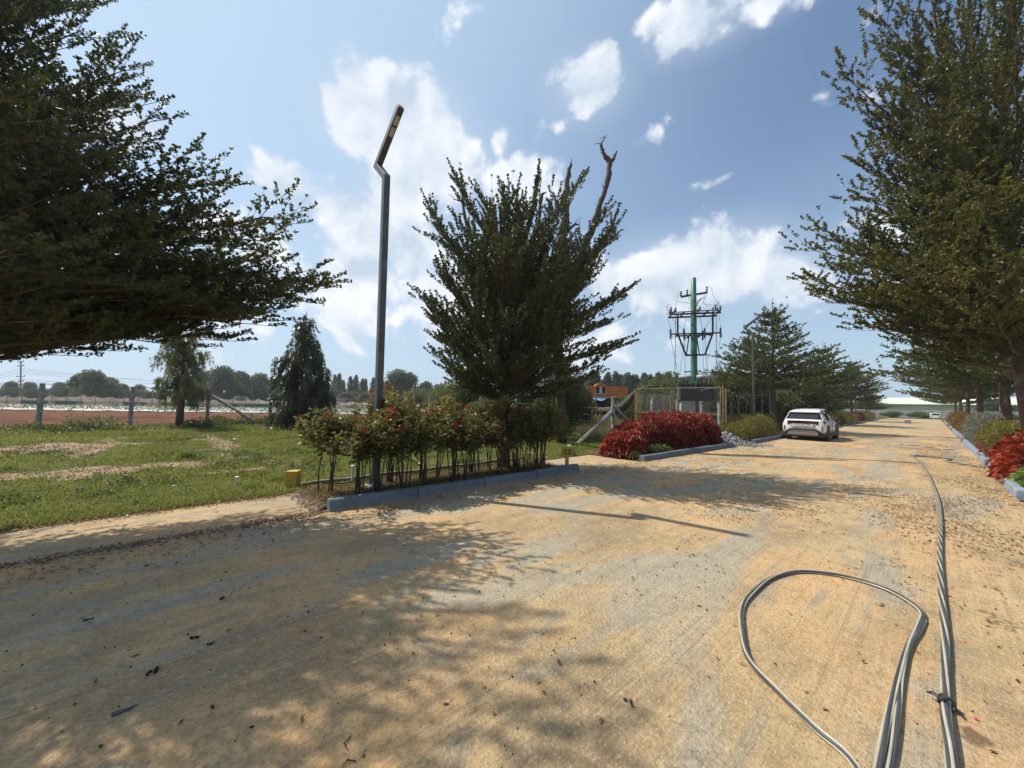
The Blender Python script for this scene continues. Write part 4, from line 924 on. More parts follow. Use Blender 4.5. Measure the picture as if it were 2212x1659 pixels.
# long flowering shoots over the kerb at the right
g = np.random.default_rng(44)
bo = empty('bougainvillea_shoot', (1.2, 15.2, .3), 0, 'thin shoots with pink flowers hanging over the right kerb', 'plant')
A = []; B = []; FP = []; FD = []
for (p0, p1) in (((.5, .5, .4), (-.25, 2.2, .32)), ((.5, .2, .4), (-.2, 2.6, .12)), ((.5, -3, .5), (.42, -3.9, .05)), ((.6, -3, .5), (.62, -4.0, .12)), ((.6, -3, .7), (.75, -4.2, .2))):
    p0 = np.array(p0); p1 = np.array(p1); pts = bez(p0, (p0 + p1) / 2 + [0, 0, .3], p1, np.linspace(0, 1, 7)); A.append(pts[:-1]); B.append(pts[1:]); k = 46; v = unit(g.normal(size=(k, 3))); FP.append(p1 + v * g.uniform(.02, .10, (k, 1))); FD.append(v)
link('shoots', prisms('shoots', np.concatenate(A), np.concatenate(B), .005, .004, 4), STEM, bo)
for a_, b_ in zip(FP, FD): link('flower_head', leafmesh('flower_head', a_, b_, .06, .04, g.random(len(a_)), 0, g), PETAL, bo)

# small plants in the lawn
WHT = mat('white_petal', (.75, .75, .70), .7, .05)
def flowerplant(x, y, h, label, fl=True, seed=0):
    g = np.random.default_rng(seed); z = hgt(x, y); t = empty('garden_plant', (x, y, z), 0, label, 'plant'); n = 260; v = unit(g.normal(size=(n, 3))); v[:, 2] = np.abs(v[:, 2])
    P = v * np.array([.16, .16, h]) * g.uniform(.3, 1, (n, 1)); c = link('foliage', leafmesh('foliage', P, v + [0, 0, .3], .06, .03, g.random(n), .2, g), LEAFG, t); c['kind'] = 'stuff'
    m = MB()
    for k in range(5): m.bar((0, 0, 0), (g.normal() * .06, g.normal() * .06, h * .9), .008)
    m.build('stems', STEM, t)
    if fl:
        for k in range(3):
            a = g.normal(size=2) * .06; k_ = 16; vv = unit(g.normal(size=(k_, 3)) + [0, 0, .5]); link('flower_head', leafmesh('flower_head', np.array([a[0], a[1], h * 1.02]) + vv * .012, vv, .035, .025, np.full(k_, .5), 0, g), WHT, t)
    return t
flowerplant(-8.1, 12.6, .42, 'small plant with white flowers at the foot of the stone corner post', True, 1)
flowerplant(-7.75, 9.6, .30, 'little white-flowered plant just behind the 20 marker', True, 2)
flowerplant(-13.1, .5, .10, 'tiny yellow-green tuft on the lawn', False, 3)
for i, (x, y, r_, lb) in enumerate(((-23.2, -2.2, .75, 'dark green bush in front of the second left fence post'), (-24.3, 3.4, .6, 'low bush at the foot of the stone brace'), (-23.6, 4.2, .5, 'loose weedy bush left of the weeping tree'), (-23.0, -5.3, .6, 'weedy bush at the far left end of the fence'), (-22.9, 1.2, .5, 'low weeds round the eucalyptus trunk'), (-21.8, 5.6, .7, 'low bush right of the weeping tree'))):
    mound('fence_bush', (x, y), (r_, r_ * 1.3, r_ * .95), lb, 'bush', LEAFG, .10, .05, 900, 170 + i, 'bushes along the field fence', .1, zs=hgt(x, y), shell=.6, stems=True, hang=.2)

# ------------------------------------------------------------------ stone post fences
b = NB('granite_post'); c = b.mix(b.mr(b.noise(7, 6, .7), .35, .65), (.20, .20, .195), (.40, .39, .37)); c = b.mix(b.mr(b.noise(2.5, 6, .7), .55, .7), c, (.16, .14, .11)); b.bump(b.noise(11, 6, .7), .05); GRAN = b.done(c, .92, 0, .25)
WIRE = mat('fence_wire', (.20, .19, .17), .6, .2, 20, metal=.3); RUSTY = mat('rusty_wire', (.12, .09, .07), .8, .3, 20)


def postmesh(seed, H, w):
    g = np.random.default_rng(seed); nz = 12; V = []
    for i in range(nz + 1):
        z = -.1 + (H + .1) * i / nz
        for k in range(8):
            a = 2 * math.pi * (k + .5) / 8; q = w / 2 / max(abs(math.cos(a)), abs(math.sin(a))) * (1 if i < nz else .86); V.append((q * math.cos(a) * (.92 + g.normal() * .07), q * math.sin(a) * (.92 + g.normal() * .07), z + g.normal() * .008))
    mb = MB(); Fs = [(i * 8 + k, i * 8 + (k + 1) % 8, (i + 1) * 8 + (k + 1) % 8, (i + 1) * 8 + k) for i in range(nz) for k in range(8)] + [tuple(nz * 8 + k for k in range(8))]; mb.add(V, Fs); return mb.mesh('stone_post')


PM = [postmesh(200 + i, 1.95, .17) for i in range(4)]


def fence(pts, label, strands, tilt=.02, seed=0, hs=None, braces=()):
    g = np.random.default_rng(seed); x0, y0 = pts[0]; f = empty('wire_fence', (x0, y0, 0), 0, label, 'fence', 'stone-post wire fences round the plot'); tops = []
    for i, (x, y) in enumerate(pts):
        z = hgt(x, y); s = (hs[i] if hs else 1.0) * (1 + g.normal() * .015); ti = (g.normal() * tilt, g.normal() * tilt, g.uniform(-.2, .2))
        o = link('stone_post', PM[(i + seed) % 4], GRAN, f, (x - x0, y - y0, z), ti); o.scale = (1, 1, s); tops.append((x - x0, y - y0, z))
        w = MB()
        for st in strands:
            w.lathe([(.10, -.004), (.108, 0), (.10, .004)], (x - x0, y - y0, z + st), 10)
        w.build('wire_tie', RUSTY, f)
    for st in strands:
        m = MB()
        for i in range(len(pts) - 1):
            a = Vector(tops[i]) + Vector((0, 0, st)); b_ = Vector(tops[i + 1]) + Vector((0, 0, st)); n = 8; P = []
            for k in range(n + 1):
                p = a.lerp(b_, k / n); p.z -= .05 * 4 * (k / n) * (1 - k / n) * (.5 + .5 * abs(math.sin(i * 3.1 + st * 7))); P.append(p)
            m.tube(P, .0085 if x0 < -20 else .006, 3)
        m.build('wire_strand', WIRE, f)
    for (a, b_) in braces:
        m = MB(); m.tube([Vector((a[0] - x0, a[1] - y0, a[2])), Vector(((a[0] + b_[0]) / 2 - x0, (a[1] + b_[1]) / 2 - y0 + .01, (a[2] + b_[2]) / 2)), Vector((b_[0] - x0, b_[1] - y0, b_[2]))], [.085, .078, .085], 5); m.build('brace', GRAN, f)
    return f


ST = (.22, .50, .86, 1.17, 1.50)
fence([(-9.35, 14.5), (-12.4, 14.52), (-15.55, 14.5), (-18.7, 14.45), (-21.9, 14.5), (-25.0, 14.5)], 'wire fence on rough stone posts running left from the corner post behind the hedge', ST, .012, 1, braces=(((-9.35, 14.45, 1.35), (-9.75, 12.55, .0)), ((-9.35, 14.6, 1.55), (-8.75, 15.9, .3)), ((-15.6, 14.4, 1.6), (-16.1, 13.6, .3))))
fence([(-9.35, 17.9), (-8.7, 19.45), (-7.8, 20.15), (-7.02, 20.3)], 'stone posts in line behind the red hedge and the yellow enclosure', (.5, 1.1), .02, 3, hs=[.98, 1.0, .96, .94])
fence([(-25.0, y) for y in (-11.6, -8.8, -6.2)] + [(-23.75, -3.65), (-25.2, -1.15), (-24.9, 1.65), (-24.9, 4.4), (-24.9, 7.2), (-24.9, 10.2), (-24.95, 12.6)], 'wire fence on leaning stone posts between the lawn and the red field', (.45, 1.0, 1.85), .03, 2, hs=[1] * 3 + [.97, .95, .96, .96, 1, 1, 1], braces=(((-24.9, 1.75, 1.75), (-24.0, 3.55, .4)),))
fen = [o for o in bpy.data.objects if o.name.startswith('wire_fence')]

# ------------------------------------------------------------------ yellow transformer enclosure
YEL = mat('yellow_paint', (.30, .21, .065), .55, .25, 6, dirt=(.14, .08, .04), dscale=9); BLK = mat('blackened_steel', (.025, .022, .022), .6, .3, 10, dirt=(.10, .05, .03), dscale=5)


def chain_panel(w, h, s, r_=.0022):
    m = MB(); n = int((w + h) / s)
    for sg in (1, -1):
        for i in range(n):
            t = i * s
            if sg == 1: a = (max(0, t - h), min(t, h)); b_ = (min(t, w), max(0, t - w))
            else: a = (max(0, t - h), h - min(t, h)); b_ = (min(t, w), h - max(0, t - w))
            if abs(a[0] - b_[0]) < .01: continue
            m.bar((a[0], sg * .002, a[1]), (b_[0], sg * .002, b_[1]), r_ * 2)
    return m.mesh('chain_link')


CHW = mat('galvanised_mesh', (.17, .17, .16), .5, .1, metal=.5)
EX0, EX1, EY0, EY1, EH = -11.75, -6.95, 20.55, 25.2, 2.62
enc = empty('mesh_enclosure', (EX0, EY0, 0), 0, 'yellow pipe and chain-link enclosure round the transformer behind the red hedge', 'enclosure')


def panel(p0, p1, h, yel, seedless=0, dbl=True):
    p0 = Vector((*p0, 0)); p1 = Vector((*p1, 0)); w = (p1 - p0).length; ang = math.atan2(p1.y - p0.y, p1.x - p0.x)
    fr = MB(); t = .034
    fr.box((t / 2, 0, h / 2 + .06), (t, t, h)); fr.box((w - t / 2, 0, h / 2 + .06), (t, t, h)); fr.box((w / 2, 0, h + .06 - t / 2), (w - 2 * t, t * .9, t)); fr.box((w / 2, 0, .10), (w - 2 * t, t * .9, t)); fr.box((w / 2, 0, h * .47), (w - 2 * t, t * .9, t)); fr.box((w / 2, 0, h * .47 + .085), (w - 2 * t, t * .8, t * .8)); fr.box((w * .52, 0, h * .745), (t * .8, t * .8, h * .53 - t * 2))
    o = fr.build('panel_frame', yel, enc, tuple(p0 - Vector(enc.location)), (0, 0, ang)); o.location.z = 0
    if yel is BLK: return o
    key = round(w, 2); me = chain_panel(w - 2 * t, h - .1, .10); o2 = link('chain_link', me, CHW, o, (t, 0, .1)); o2['kind'] = 'stuff'
    return o


panel((EX0 + .12, EY0), (EX1 - .1, EY0), EH - .08, YEL)
panel((EX0, EY0 + .1), (EX0, EY0 + 2.3), EH - .3, YEL); panel((EX0, EY0 + 2.4), (EX0, EY1 - .1), EH - .3, YEL)
panel((EX0 + .1, EY1), (-9.4, EY1), EH - .3, YEL); panel((-9.3, EY1), (EX1 - .1, EY1), EH - .3, BLK)
panel((EX1, EY0 + .15), (EX1, EY0 + 2.3), EH - .25, BLK); panel((EX1, EY0 + 2.4), (EX1, EY1 - .1), EH - .25, BLK)
for (x, y, h, m_) in ((EX0, EY0, EH, YEL), (EX1, EY0, EH + .03, YEL), (EX1 + .12, EY0 + .02, EH - .1, YEL), (EX0, EY0 + 2.35, EH - .2, YEL), (EX0, EY1, EH - .2, YEL), (EX1, EY1, EH - .2, BLK), (-9.35, EY1, EH - .2, YEL), (EX1, EY0 + 2.35, EH - .2, BLK)):
    MB().lathe([(.032, 0), (.032, h)], (x - EX0, y - EY0, 0), 8).build('corner_post', m_, enc)
for (px, dz) in ((1287, 0), (1279, 0), (1296, 0)):
    p = sv(px, 900, 19.5); hh = 2.45 if px == 1287 else 1.5
    MB().box((p[0], p[1], hh / 2 - .1), (.05, .05, hh)).build('gate_post', mat('rusty_gate', (.20, .12, .05), .8, .4, 8), None)
for i, o in enumerate([o for o in bpy.data.objects if o.name.startswith('gate_post')]):
    tag(o, ('tall rusty yellow post standing in the rough grass left of the enclosure', 'short rusty post left of the tall rusty one', 'short rusty post right of the tall rusty one')[i], 'post', 'rusty gate posts')
# dark rusty frames right of the enclosure
dfm = empty('steel_frame', (-7.9, 27.2, 0), 0, 'dark rusty lattice gate leaning between enclosure and conical tree', 'gate')
for k in range(7): MB().box((k * .42 - 1.2, .05 * (k % 2), 1.25), (.06, .06, 2.5)).build('upright', BLK, dfm)
for a, b_ in (((-1.2, .08, .2), (-.4, .08, 2.4)), ((-.4, .08, .2), (-1.0, .08, 2.4)), ((.1, .08, .2), (.7, .08, 2.4))): MB().bar(a, b_, .04).build('diagonal', BLK, dfm)
for z in (.9, 2.35): MB().bar((-1.25, -.04, z), (1.4, -.04, z), .045).build('rail', BLK, dfm)

# ------------------------------------------------------------------ transformer pole
PX, PY = -9.25, 22.75
pole = empty('transformer_pole', (PX, PY, 0), 0, 'green tubular pole carrying black switch frames and wires above the transformer', 'utility pole')
GRN = mat('green_paint', (.035, .17, .115), .4, .25, 4, dirt=(.10, .16, .12), dscale=6); PORC = mat('brown_porcelain', (.035, .022, .02), .25, .2); CW = mat('aluminium_wire', (.16, .16, .155), .5, .1, metal=.3)
PH = 9.15
MB().lathe([(.19, 0), (.185, 3), (.165, 6), (.145, PH), (.135, PH + .01)], sides=16).build('post', GRN, pole, smooth=True)
hd = np.array([.90, .44]); hd = hd / np.linalg.norm(hd)   # crossarms face the camera obliquely
ux = Vector((math.cos(R(33)), math.sin(R(33)), 0)); uy = Vector((-ux.y, ux.x, 0))
W3 = lambda a, b_, z: ux * a + uy * b_ + Vector((0, 0, z))


def insul(p, h=.30, tiers=3, r=.075, nm='insulator'):
    m = MB(); pr = [(.02, 0)]
    for k in range(tiers): z = h * (k + .3) / tiers; pr += [(.03, z), (r, z + .02), (.035, z + h / tiers * .6)]
    pr += [(.02, h)]; m.lathe(pr, tuple(p), 8); m.build(nm, PORC, pole, smooth=True); return Vector(p) + Vector((0, 0, h))


def crossbar(a, b_, w=.075, nm='crossarm'): MB().bar(a, b_, w * 1.25).build(nm, BLK, pole)


crossbar(W3(-.68, .17, 8.12), W3(.78, .17, 8.30), .08)
top3 = [insul(W3(-.66, .17, 8.16)), insul(W3(-.32, .17, 8.2), .34), insul(W3(.75, .17, 8.33), .34)]
z1 = 6.95
for b_ in (-.42, .42): crossbar(W3(-1.34, b_, z1), W3(1.34, b_, z1), .07)
for a in (-1.25, -.62, .0, .62, 1.25): crossbar(W3(a, -.62, z1 + .07), W3(a, .62, z1 + .07), .06, 'cross_member')
crossbar(W3(-1.3, -.2, z1 + .16), W3(1.1, -.2, z1 + .2), .04, 'operating_rod')
sw = []
for a in (-1.2, 0.1, 1.15):
    for b_ in (-.5, .05): sw.append(insul(W3(a - .10, b_, z1 + .08), .34, 3, .08)); sw.append(insul(W3(a + .14, b_, z1 + .08), .28, 3, .08))
z2 = 5.80
crossbar(W3(-1.32, -.35, z2), W3(1.32, -.35, z2), .06); crossbar(W3(-.93, .4, z2), W3(.93, .4, z2 + .05), .06)
for s in (-1, 1): crossbar(W3(s * .93, -.35, z2), W3(s * .93, .4, z2), .06, 'cross_member'); crossbar(W3(s * .28, -.4, z2 - .1), W3(s * .28, .45, z2 - .1), .07, 'cross_member')
for s in (-1, 1):
    crossbar(W3(s * .93, -.35, z2), W3(s * .93, -.38, z1), .07, 'hanger'); crossbar(W3(s * .93, -.38, z2), W3(s * .50, -.38, z2 - 1.25), .07, 'brace'); crossbar(W3(s * .2, .3, z2), W3(s * .36, .3, z2 - 1.2), .045, 'brace')
crossbar(W3(-.52, -.38, z2 - 1.25), W3(.52, -.38, z2 - 1.25), .07); crossbar(W3(-.38, .3, z2 - 1.2), W3(.5, .3, z2 - 1.15), .06); crossbar(W3(-.5, .2, 3.62), W3(.42, .2, 3.68), .05)
fuse = []
for a, b_ in ((-1.32, -.35), (1.32, -.35), (-.60, -.35), (.55, .4), (-.45, .4), (.5, -.35)):
    MB().bar(W3(a, b_ - .05, z2 - .28), W3(a, b_ - .05, z2 + .28), .075).build('drop_fuse', PORC, pole); fuse.append(W3(a, b_ - .08, z2 + .28)); MB().bar(W3(a - .1, b_, z2 + .18), W3(a + .12, b_ - .12, z2 - .25), .018).build('fuse_link', CW, pole)


def wire(pts, sag=.0, r=.012, nm='wire', parent=pole, m_=None):
    P = [Vector(p) for p in pts]; out = []
    for i in range(len(P) - 1):
        p0 = P[max(i - 1, 0)]; p1 = P[i]; p2 = P[i + 1]; p3 = P[min(i + 2, len(P) - 1)]
        for k in range(6): t = k / 6; out.append(.5 * ((2 * p1) + (-p0 + p2) * t + (2 * p0 - 5 * p1 + 4 * p2 - p3) * t * t + (-p0 + 3 * p1 - 3 * p2 + p3) * t ** 3))
    out.append(P[-1]); return MB().tube(out, r, 4).build(nm, m_ or CW, parent, smooth=True)


wire([top3[0], W3(-.85, 0, 8.2), W3(-1.0, -.3, 7.7), sw[1]]); wire([top3[1], W3(-.2, 0, 8.4), W3(-.25, -.2, 7.8), sw[5]]); wire([top3[2], W3(.95, 0, 8.5), W3(1.0, -.3, 7.9), sw[9]]); wire([top3[2] + Vector((0, 0, -.1)), W3(.65, 0, 8.1), W3(.55, 0, 7.6), sw[8]])
for i, (s_, f_) in enumerate(((0, 0), (10, 1), (4, 2), (6, 3), (2, 4), (8, 5))):
    p = sw[s_]; q_ = fuse[i]; wire([p, p + Vector((0, 0, .18)) + ux * (-.2 if i in (0, 2, 4) else .2), q_.lerp(p, .6) + ux * (-.2 if i in (0, 2, 4) else .15), q_])
    e = W3((-.8, .9, -.5, .45, -.9, .7)[i], -.3, 3.0); wire([q_ - Vector((0, 0, .56)), q_.lerp(e, .35) - Vector((0, 0, .4)), q_.lerp(e, .8) - Vector((0, 0, .2)), e])
for s in (-1, 1): wire([W3(s * 1.08, -.5, z1), W3(s * 1.08, -.5, 4.8), W3(s * 1.14, -.5, 2.6), W3(s * 1.2, -.5, .1)], r=.018, nm='earth_pipe')
wire([W3(-.13, -.2, 7.8), W3(-.2, -.25, 6.4), W3(-.15, -.22, 5), W3(0, -.22, 3.3)]); wire([W3(-.9, .1, 7.85), W3(-.5, .1, 7.75), W3(-.1, .1, 7.65)]); wire([W3(.7, .1, 8.0), W3(.4, .1, 7.9), W3(.1, .1, 7.75)])
for k in range(4): MB().bar(W3(.12, -.2, 7.45 + .06 * k), W3(.3 + .07 * k, -.2, 7.85 + .03 * k), .022).build('bracket', BLK, pole)

# transformer on its plinth
tf = empty('transformer', (PX + .48, PY - 1.1, 0), 0, 'dark grey oil transformer with cooling fins and two pale cylinders, on a white plinth', 'transformer'); TG = mat('transformer_grey', (.055, .062, .070), .5, .2, 5, dirt=(.03, .03, .03), dscale=3); SLABM = mat('grey_plinth', (.15, .15, .145), .9, .2, 3); PLW = mat('white_plinth', (.42, .41, .37), .9, .15, 3, dirt=(.25, .22, .18), dscale=2)
CYL = mat('pale_cylinder', (.30, .33, .32), .5, .15)
for (dx, w) in ((-.40, 1.0), (.52, .78)):
    o = Vector((0, 0, 0)); p = ux * dx
    MB().box((p.x, p.y, .94), ((w if dx < 0 else .5) * .72, .8, 1.88), (0, 0, R(33))).build('plinth', PLW if dx < 0 else SLABM, tf, bevel=.02)
    MB().box((p.x, p.y, 2.32), (w * .92, .7, .92), (0, 0, R(33))).build('tank', TG, tf, bevel=.02)
    MB().box((p.x, p.y, 2.80), (w * 1.05, .82, .04), (0, 0, R(33))).build('tank_lid', TG, tf)
    for k in range(9):
        q_ = p + ux * (w * .42 * (k / 4 - 1)) - uy * .46; MB().box((q_.x, q_.y, 2.30), (.018, .22, .72), (0, 0, R(33))).build('cooling_fin', TG, tf)
    for k in range(4):
        q_ = p + uy * (.3 * (k / 1.5 - 1)) + ux * (w * .55); MB().box((q_.x, q_.y, 2.30), (.2, .018, .7), (0, 0, R(33))).build('cooling_fin', TG, tf)
    q_ = p + uy * -.05; m = MB(); m.tube([q_ - ux * .42 + Vector((0, 0, 3.22)), q_ + ux * .38 + Vector((0, 0, 3.22))], .105, 12); m.build('conservator', CYL, tf, smooth=True)
    for k in range(3):
        q_ = p + ux * (.22 * (k - 1)) - uy * .18; m = MB(); pr = [(.02, 2.82)]
        for j in range(4): pr += [(.025, 2.84 + j * .07), (.06, 2.86 + j * .07), (.03, 2.89 + j * .07)]
        m.lathe(pr + [(.012, 3.17)], (q_.x, q_.y, 0), 8); m.build('bushing', PORC, tf, smooth=True)
wire([ux * .25 + Vector((0, 0, 2.98)), ux * .3 + uy * -.3 + Vector((0, 0, 3.25)), ux * .6 - uy * .4 + Vector((0, 0, 3.15)), ux * .6 - uy * .4 + Vector((0, 0, 2.8))], r=.02, parent=tf, nm='pipe')
wire([ux * -.02 - uy * .5 + Vector((0, 0, 2.98)), ux * -.0 - uy * .55 + Vector((0, 0, 2.4)), ux * .5 - uy * .6 + Vector((0, 0, 2.55)), ux * 1. - uy * .6 + Vector((0, 0, 2.55))], r=.02, parent=tf, nm='pipe')

# ------------------------------------------------------------------ fallen curved trunk and dark tree behind the fence
def gp(x, y, d): p = sv(x, y, d); return p
FT = gp(1300, 893, 24); ft = empty('fallen_trunk', FT, 0, 'thick grey dead trunk curving up from the ground behind the corner post', 'dead trunk')
MB().tube([gp(x, y, d) - FT for x, y, d in ((1215, 892, 27), (1255, 884, 26), (1290, 889, 25), (1322, 888, 24), (1345, 880, 23.6), (1357, 868, 23.4), (1366, 854, 23.4), (1380, 843, 23.4), (1402, 836, 23.4), (1425, 834, 23.4))], [.20, .22, .24, .27, .29, .24, .18, .11, .07, .04], 10).build('trunk', barkd, ft, smooth=True)
MB().tube([gp(x, y, d) - FT for x, y, d in ((1385, 842, 23.3), (1372, 862, 23.2), (1368, 880, 23.2))], [.07, .04, .02], 8).build('limb', barkd, ft, smooth=True)


def blobtree(seed, H, W, z0, n, LL, nb=14, shape='round'):
    g = np.random.default_rng(seed); P = []; D = []
    for i in range(nb):
        if shape == 'round': a = g.uniform(0, 6.28); q = g.random(); z = z0 + (H - z0) * (.15 + .7 * q); rr = W * .62 * math.sqrt(max(.05, 1 - (2 * q - .85) ** 2)) * g.uniform(.3, 1); s = W * g.uniform(.30, .48); c = np.array([math.cos(a) * rr, math.sin(a) * rr, z]); sc = np.array([s, s, s * .8])
        else: q = i / (nb - 1); z = z0 + (H - z0) * q * .95; w_ = W * (1.05 - q) ** .5 * (.6 if i % 2 else .8); a = i * 2.4; c = np.array([math.cos(a) * w_ * .35, math.sin(a) * w_ * .35, z]); sc = np.array([w_, w_, (H - z0) / nb * 1.6])
        m = n // nb; v = unit(g.normal(size=(m, 3))); r_ = 1 - .55 * g.random(m) ** 1.3; P.append(c + v * sc * r_[:, None]); D.append(v + g.normal(size=(m, 3)) * .6)
    P = np.concatenate(P); P[:, 2] = np.maximum(P[:, 2], .05); D = np.concatenate(D); n = len(P); t = .4 + (fbm(P[:, 0] * 1.1 + seed, P[:, 1] * 1.1 + P[:, 2] * 1.1, 3, seed) - .5) * 1.3 + g.normal(size=n) * .15
    return leafmesh('crown', P, D, LL * g.uniform(.6, 1.3, n), LL * .6, t, .1, g)


def bgtree(me, name, x, y, label, leaf, H, cat='tree', group=None, rz=0, sc=(1, 1, 1), tr_=.2, z=None):
    t = empty(name, (x, y, hgt(x, y) - .05 if z is None else z), rz, label, cat, group); t.scale = sc
    c = link('crown', me, leaf, t); c['kind'] = 'stuff'
    key = ('trunk', round(H, 1), tr_)
    if key not in MATS: m = MB(); m.tube([(0, 0, 0), (.1, 0, H * .4), (0, .1, H * .85)], [tr_, tr_ * .7, .03], 7, cap=False); MATS[key] = m.mesh('trunk', True); MATS[key].materials.append(bark)
    link('trunk', MATS[key], None, t); return t


BG = leafmat('leaf_background', (.022, .032, .014), (.045, .062, .022), (.085, .10, .035), .2, .7, .2)
BGL = leafmat('leaf_background_light', (.045, .060, .022), (.085, .105, .035), (.15, .16, .05), .25, .7, .2)
BGE = leafmat('leaf_plantation', (.045, .060, .036), (.085, .108, .058), (.14, .16, .08), .2, .7, .2)
mA = blobtree(301, 4.6, 2.4, .2, 15000, .13, 16); p = sv(1205, 860, 23.5); bgtree(mA, 'dark_tree', p[0], p[1], 'dark dense low tree behind the fence right of the hedge tree trunk', BG, 4.6)
p = sv(1212, 860, 17.2); bgtree(mA, 'dark_tree', p[0], p[1], 'dark leafy shrub tree round the foot of the dead trunk', BG, 4.6, rz=1, sc=(.55, .55, .72)); p = sv(1238, 860, 20.5); bgtree(mA, 'dark_tree', p[0], p[1], 'dark leafy tree just left of the orange building', BG, 4.6, rz=4, sc=(.55, .55, .68))
p = sv(1130, 860, 24.5); bgtree(mA, 'dark_tree', p[0], p[1], 'dark bushy tree behind the trunk of the hedge tree', BG, 4.6, rz=2, sc=(.8, .8, .75))
mB = blobtree(302, 2.2, 1.6, .0, 8000, .12, 12)
for i, (px, d, s, lb, mt) in enumerate(((1010, 26, 1.45, 'pale wispy bush behind the fence left of the hedge tree', BGL), (960, 30, 1.2, 'green bush behind the fence left of the pale wispy one', BG), (1060, 22, .9, 'low bush just behind the hedge tree trunk', BGL), (1170, 20, .75, 'low brownish bush behind the fence, right of the trunk', BGL), (1335, 33, .45, 'leafy bush in front of the orange building', BG), (1258, 32, .9, 'dark bush at the left end of the orange building', BG), (1400, 28, 1.35, 'brownish bush behind the left half of the enclosure', BGL), (1440, 29, 1.7, 'tall bush behind the enclosure left of the transformer', BG), (1485, 30, 1.6, 'bush behind the transformer plinth', BGL), (1540, 30, 1.8, 'light green bush behind the right of the transformer', BGL), (1585, 31, 2.1, 'dark bush behind the rusty lattice gate', BG), (1620, 33, 1.9, 'bush behind the foot of the second lamp', BG), (1650, 37, 2.0, 'pale green bush behind the conical tree', BGL), (1700, 40, 2.0, 'green bush left above the roof of the car', BGL), (1740, 44, 2.2, 'dark bush right above the roof of the car', BG), (1790, 60, 2.2, 'bush behind the maroon one beyond the car', BGL), (1235, 24, 1.0, 'creeper bush on the ground left of the rusty posts', BG), (1380, 24, .9, 'weedy bush at the left foot of the enclosure', BG))):
    p = sv(px, 880, d); bgtree(mB, 'background_bush', p[0], p[1], lb, mt, 2.2, 'bush', 'bushes behind the fence and enclosure', i * 1.3, (s * 1.1, s * 1.1, s), .05)

# plantation of tall slender trees on the horizon
mE = [blobtree(310 + i, 11, 1.9, .4, 4200, .42, 11, 'tall') for i in range(4)]; mR = [blobtree(320 + i, 8, 4.4, -.6, 7000, .42, 20) for i in range(3)]
g = np.random.default_rng(77); i = 0
for px in np.arange(1272, 1800, 9.5):
    for row in range(2):
        d = 92 + row * 9 + g.normal() * 2; p = sv(px + g.normal() * 2.5, 870, d); s = g.uniform(.84, 1.12) * (1.0 + row * .06)
        if px > 1640: s *= .9
        bgtree(mE[i % 4], 'plantation_tree', p[0], p[1], 'slender dark tree in the long plantation line behind the enclosure and orange building', BGE, 11, group='plantation trees on the horizon', rz=g.uniform(0, 6), sc=(s * 1.25, s * 1.25, s * .70), tr_=.16); i += 1
for kk, px in enumerate(np.arange(716, 830, 13)):
    p = sv(px + g.normal() * 3, 870, 118 + g.normal() * 4); s = g.uniform(.62, .82); bgtree(mE[i % 4], 'plantation_tree', p[0], p[1], ORD[kk] + ' slender tree of the distant wood, counted from weeping tree to street lamp', BGE, 11, group='trees of the distant wood', rz=g.uniform(0, 6), sc=(s * 1.3, s * 1.3, s), tr_=.16); i += 1
for px in np.arange(1240, 1275, 12):
    p = sv(px, 870, 96); bgtree(mE[i % 4], 'plantation_tree', p[0], p[1], 'slender dark tree in the long plantation line behind the enclosure and orange building', BGE, 11, group='plantation trees on the horizon', rz=g.uniform(0, 6), sc=(1.2, 1.2, .68), tr_=.16); i += 1
spec = [(20, 96, .62, 'low dark tree on the skyline at the far left'), (62, 100, .58, 'low dark tree left of the far utility pole'), (128, 104, .66, 'low skyline tree right of the far utility pole'), (168, 72, .68, 'left part of the rounded dark tree mound beyond the nets'), (200, 70, .84, 'tall rounded dark tree beyond the nets between the first two fence posts'), (232, 74, .62, 'right shoulder of the rounded dark tree beyond the nets'), (262, 110, .66, 'distant blue-green tree left of the second fence post'), (300, 115, .62, 'distant blue-green tree right of the second fence post'), (345, 112, .55, 'distant low tree behind the slender eucalyptus'), (402, 84, .78, 'leftmost of the large dark trees behind the stone brace'), (438, 82, .98, 'tall dark tree behind the third fence post'), (478, 82, 1.02, 'highest dark tree above the white car in the field'), (520, 86, 1.0, 'dark tree above the leaning wooden pole'), (556, 90, .92, 'dark tree left of the weeping tree'), (590, 96, .85, 'dark tree hidden behind the left skirt of the weeping tree'), (700, 105, .8, 'dark skyline tree at the right skirt of the weeping tree'), (858, 88, 1.18, 'tall open-crowned tree just right of the street lamp'), (885, 90, 1.0, 'second tall tree right of the street lamp'), (918, 96, .86, 'rounded tree sloping down right of the tall pair'), (948, 100, .72, 'low tree at the end of the skyline behind the pale bush'), (985, 92, .75, 'dark tree behind the pale wispy bush'), (1035, 90, .8, 'dark tree left behind the hedge tree trunk')]
lowb = [(px, 92 + (k % 3) * 6, .28 + .10 * (k % 4) / 3, 'low scrub tree in the dark band along the left skyline') for k, px in enumerate(np.arange(-30, 640, 17))] + [(px, 98 + (k % 3) * 5, .42 + .1 * (k % 3) / 2, 'low scrub tree in the dark band behind the hedge') for k, px in enumerate(np.arange(690, 1080, 17))]
for i, (px, d, s, lb) in enumerate(lowb):
    p = sv(px + 4 * math.sin(i * 5.), 870, d); bgtree(mR[(i * 2) % 3], 'scrub_tree', p[0], p[1], lb, BGE if i % 3 else BG, 8, group='low scrub trees along the skyline', rz=i * 2.1, sc=(s * 1.9, s * 1.9, s), tr_=.25)
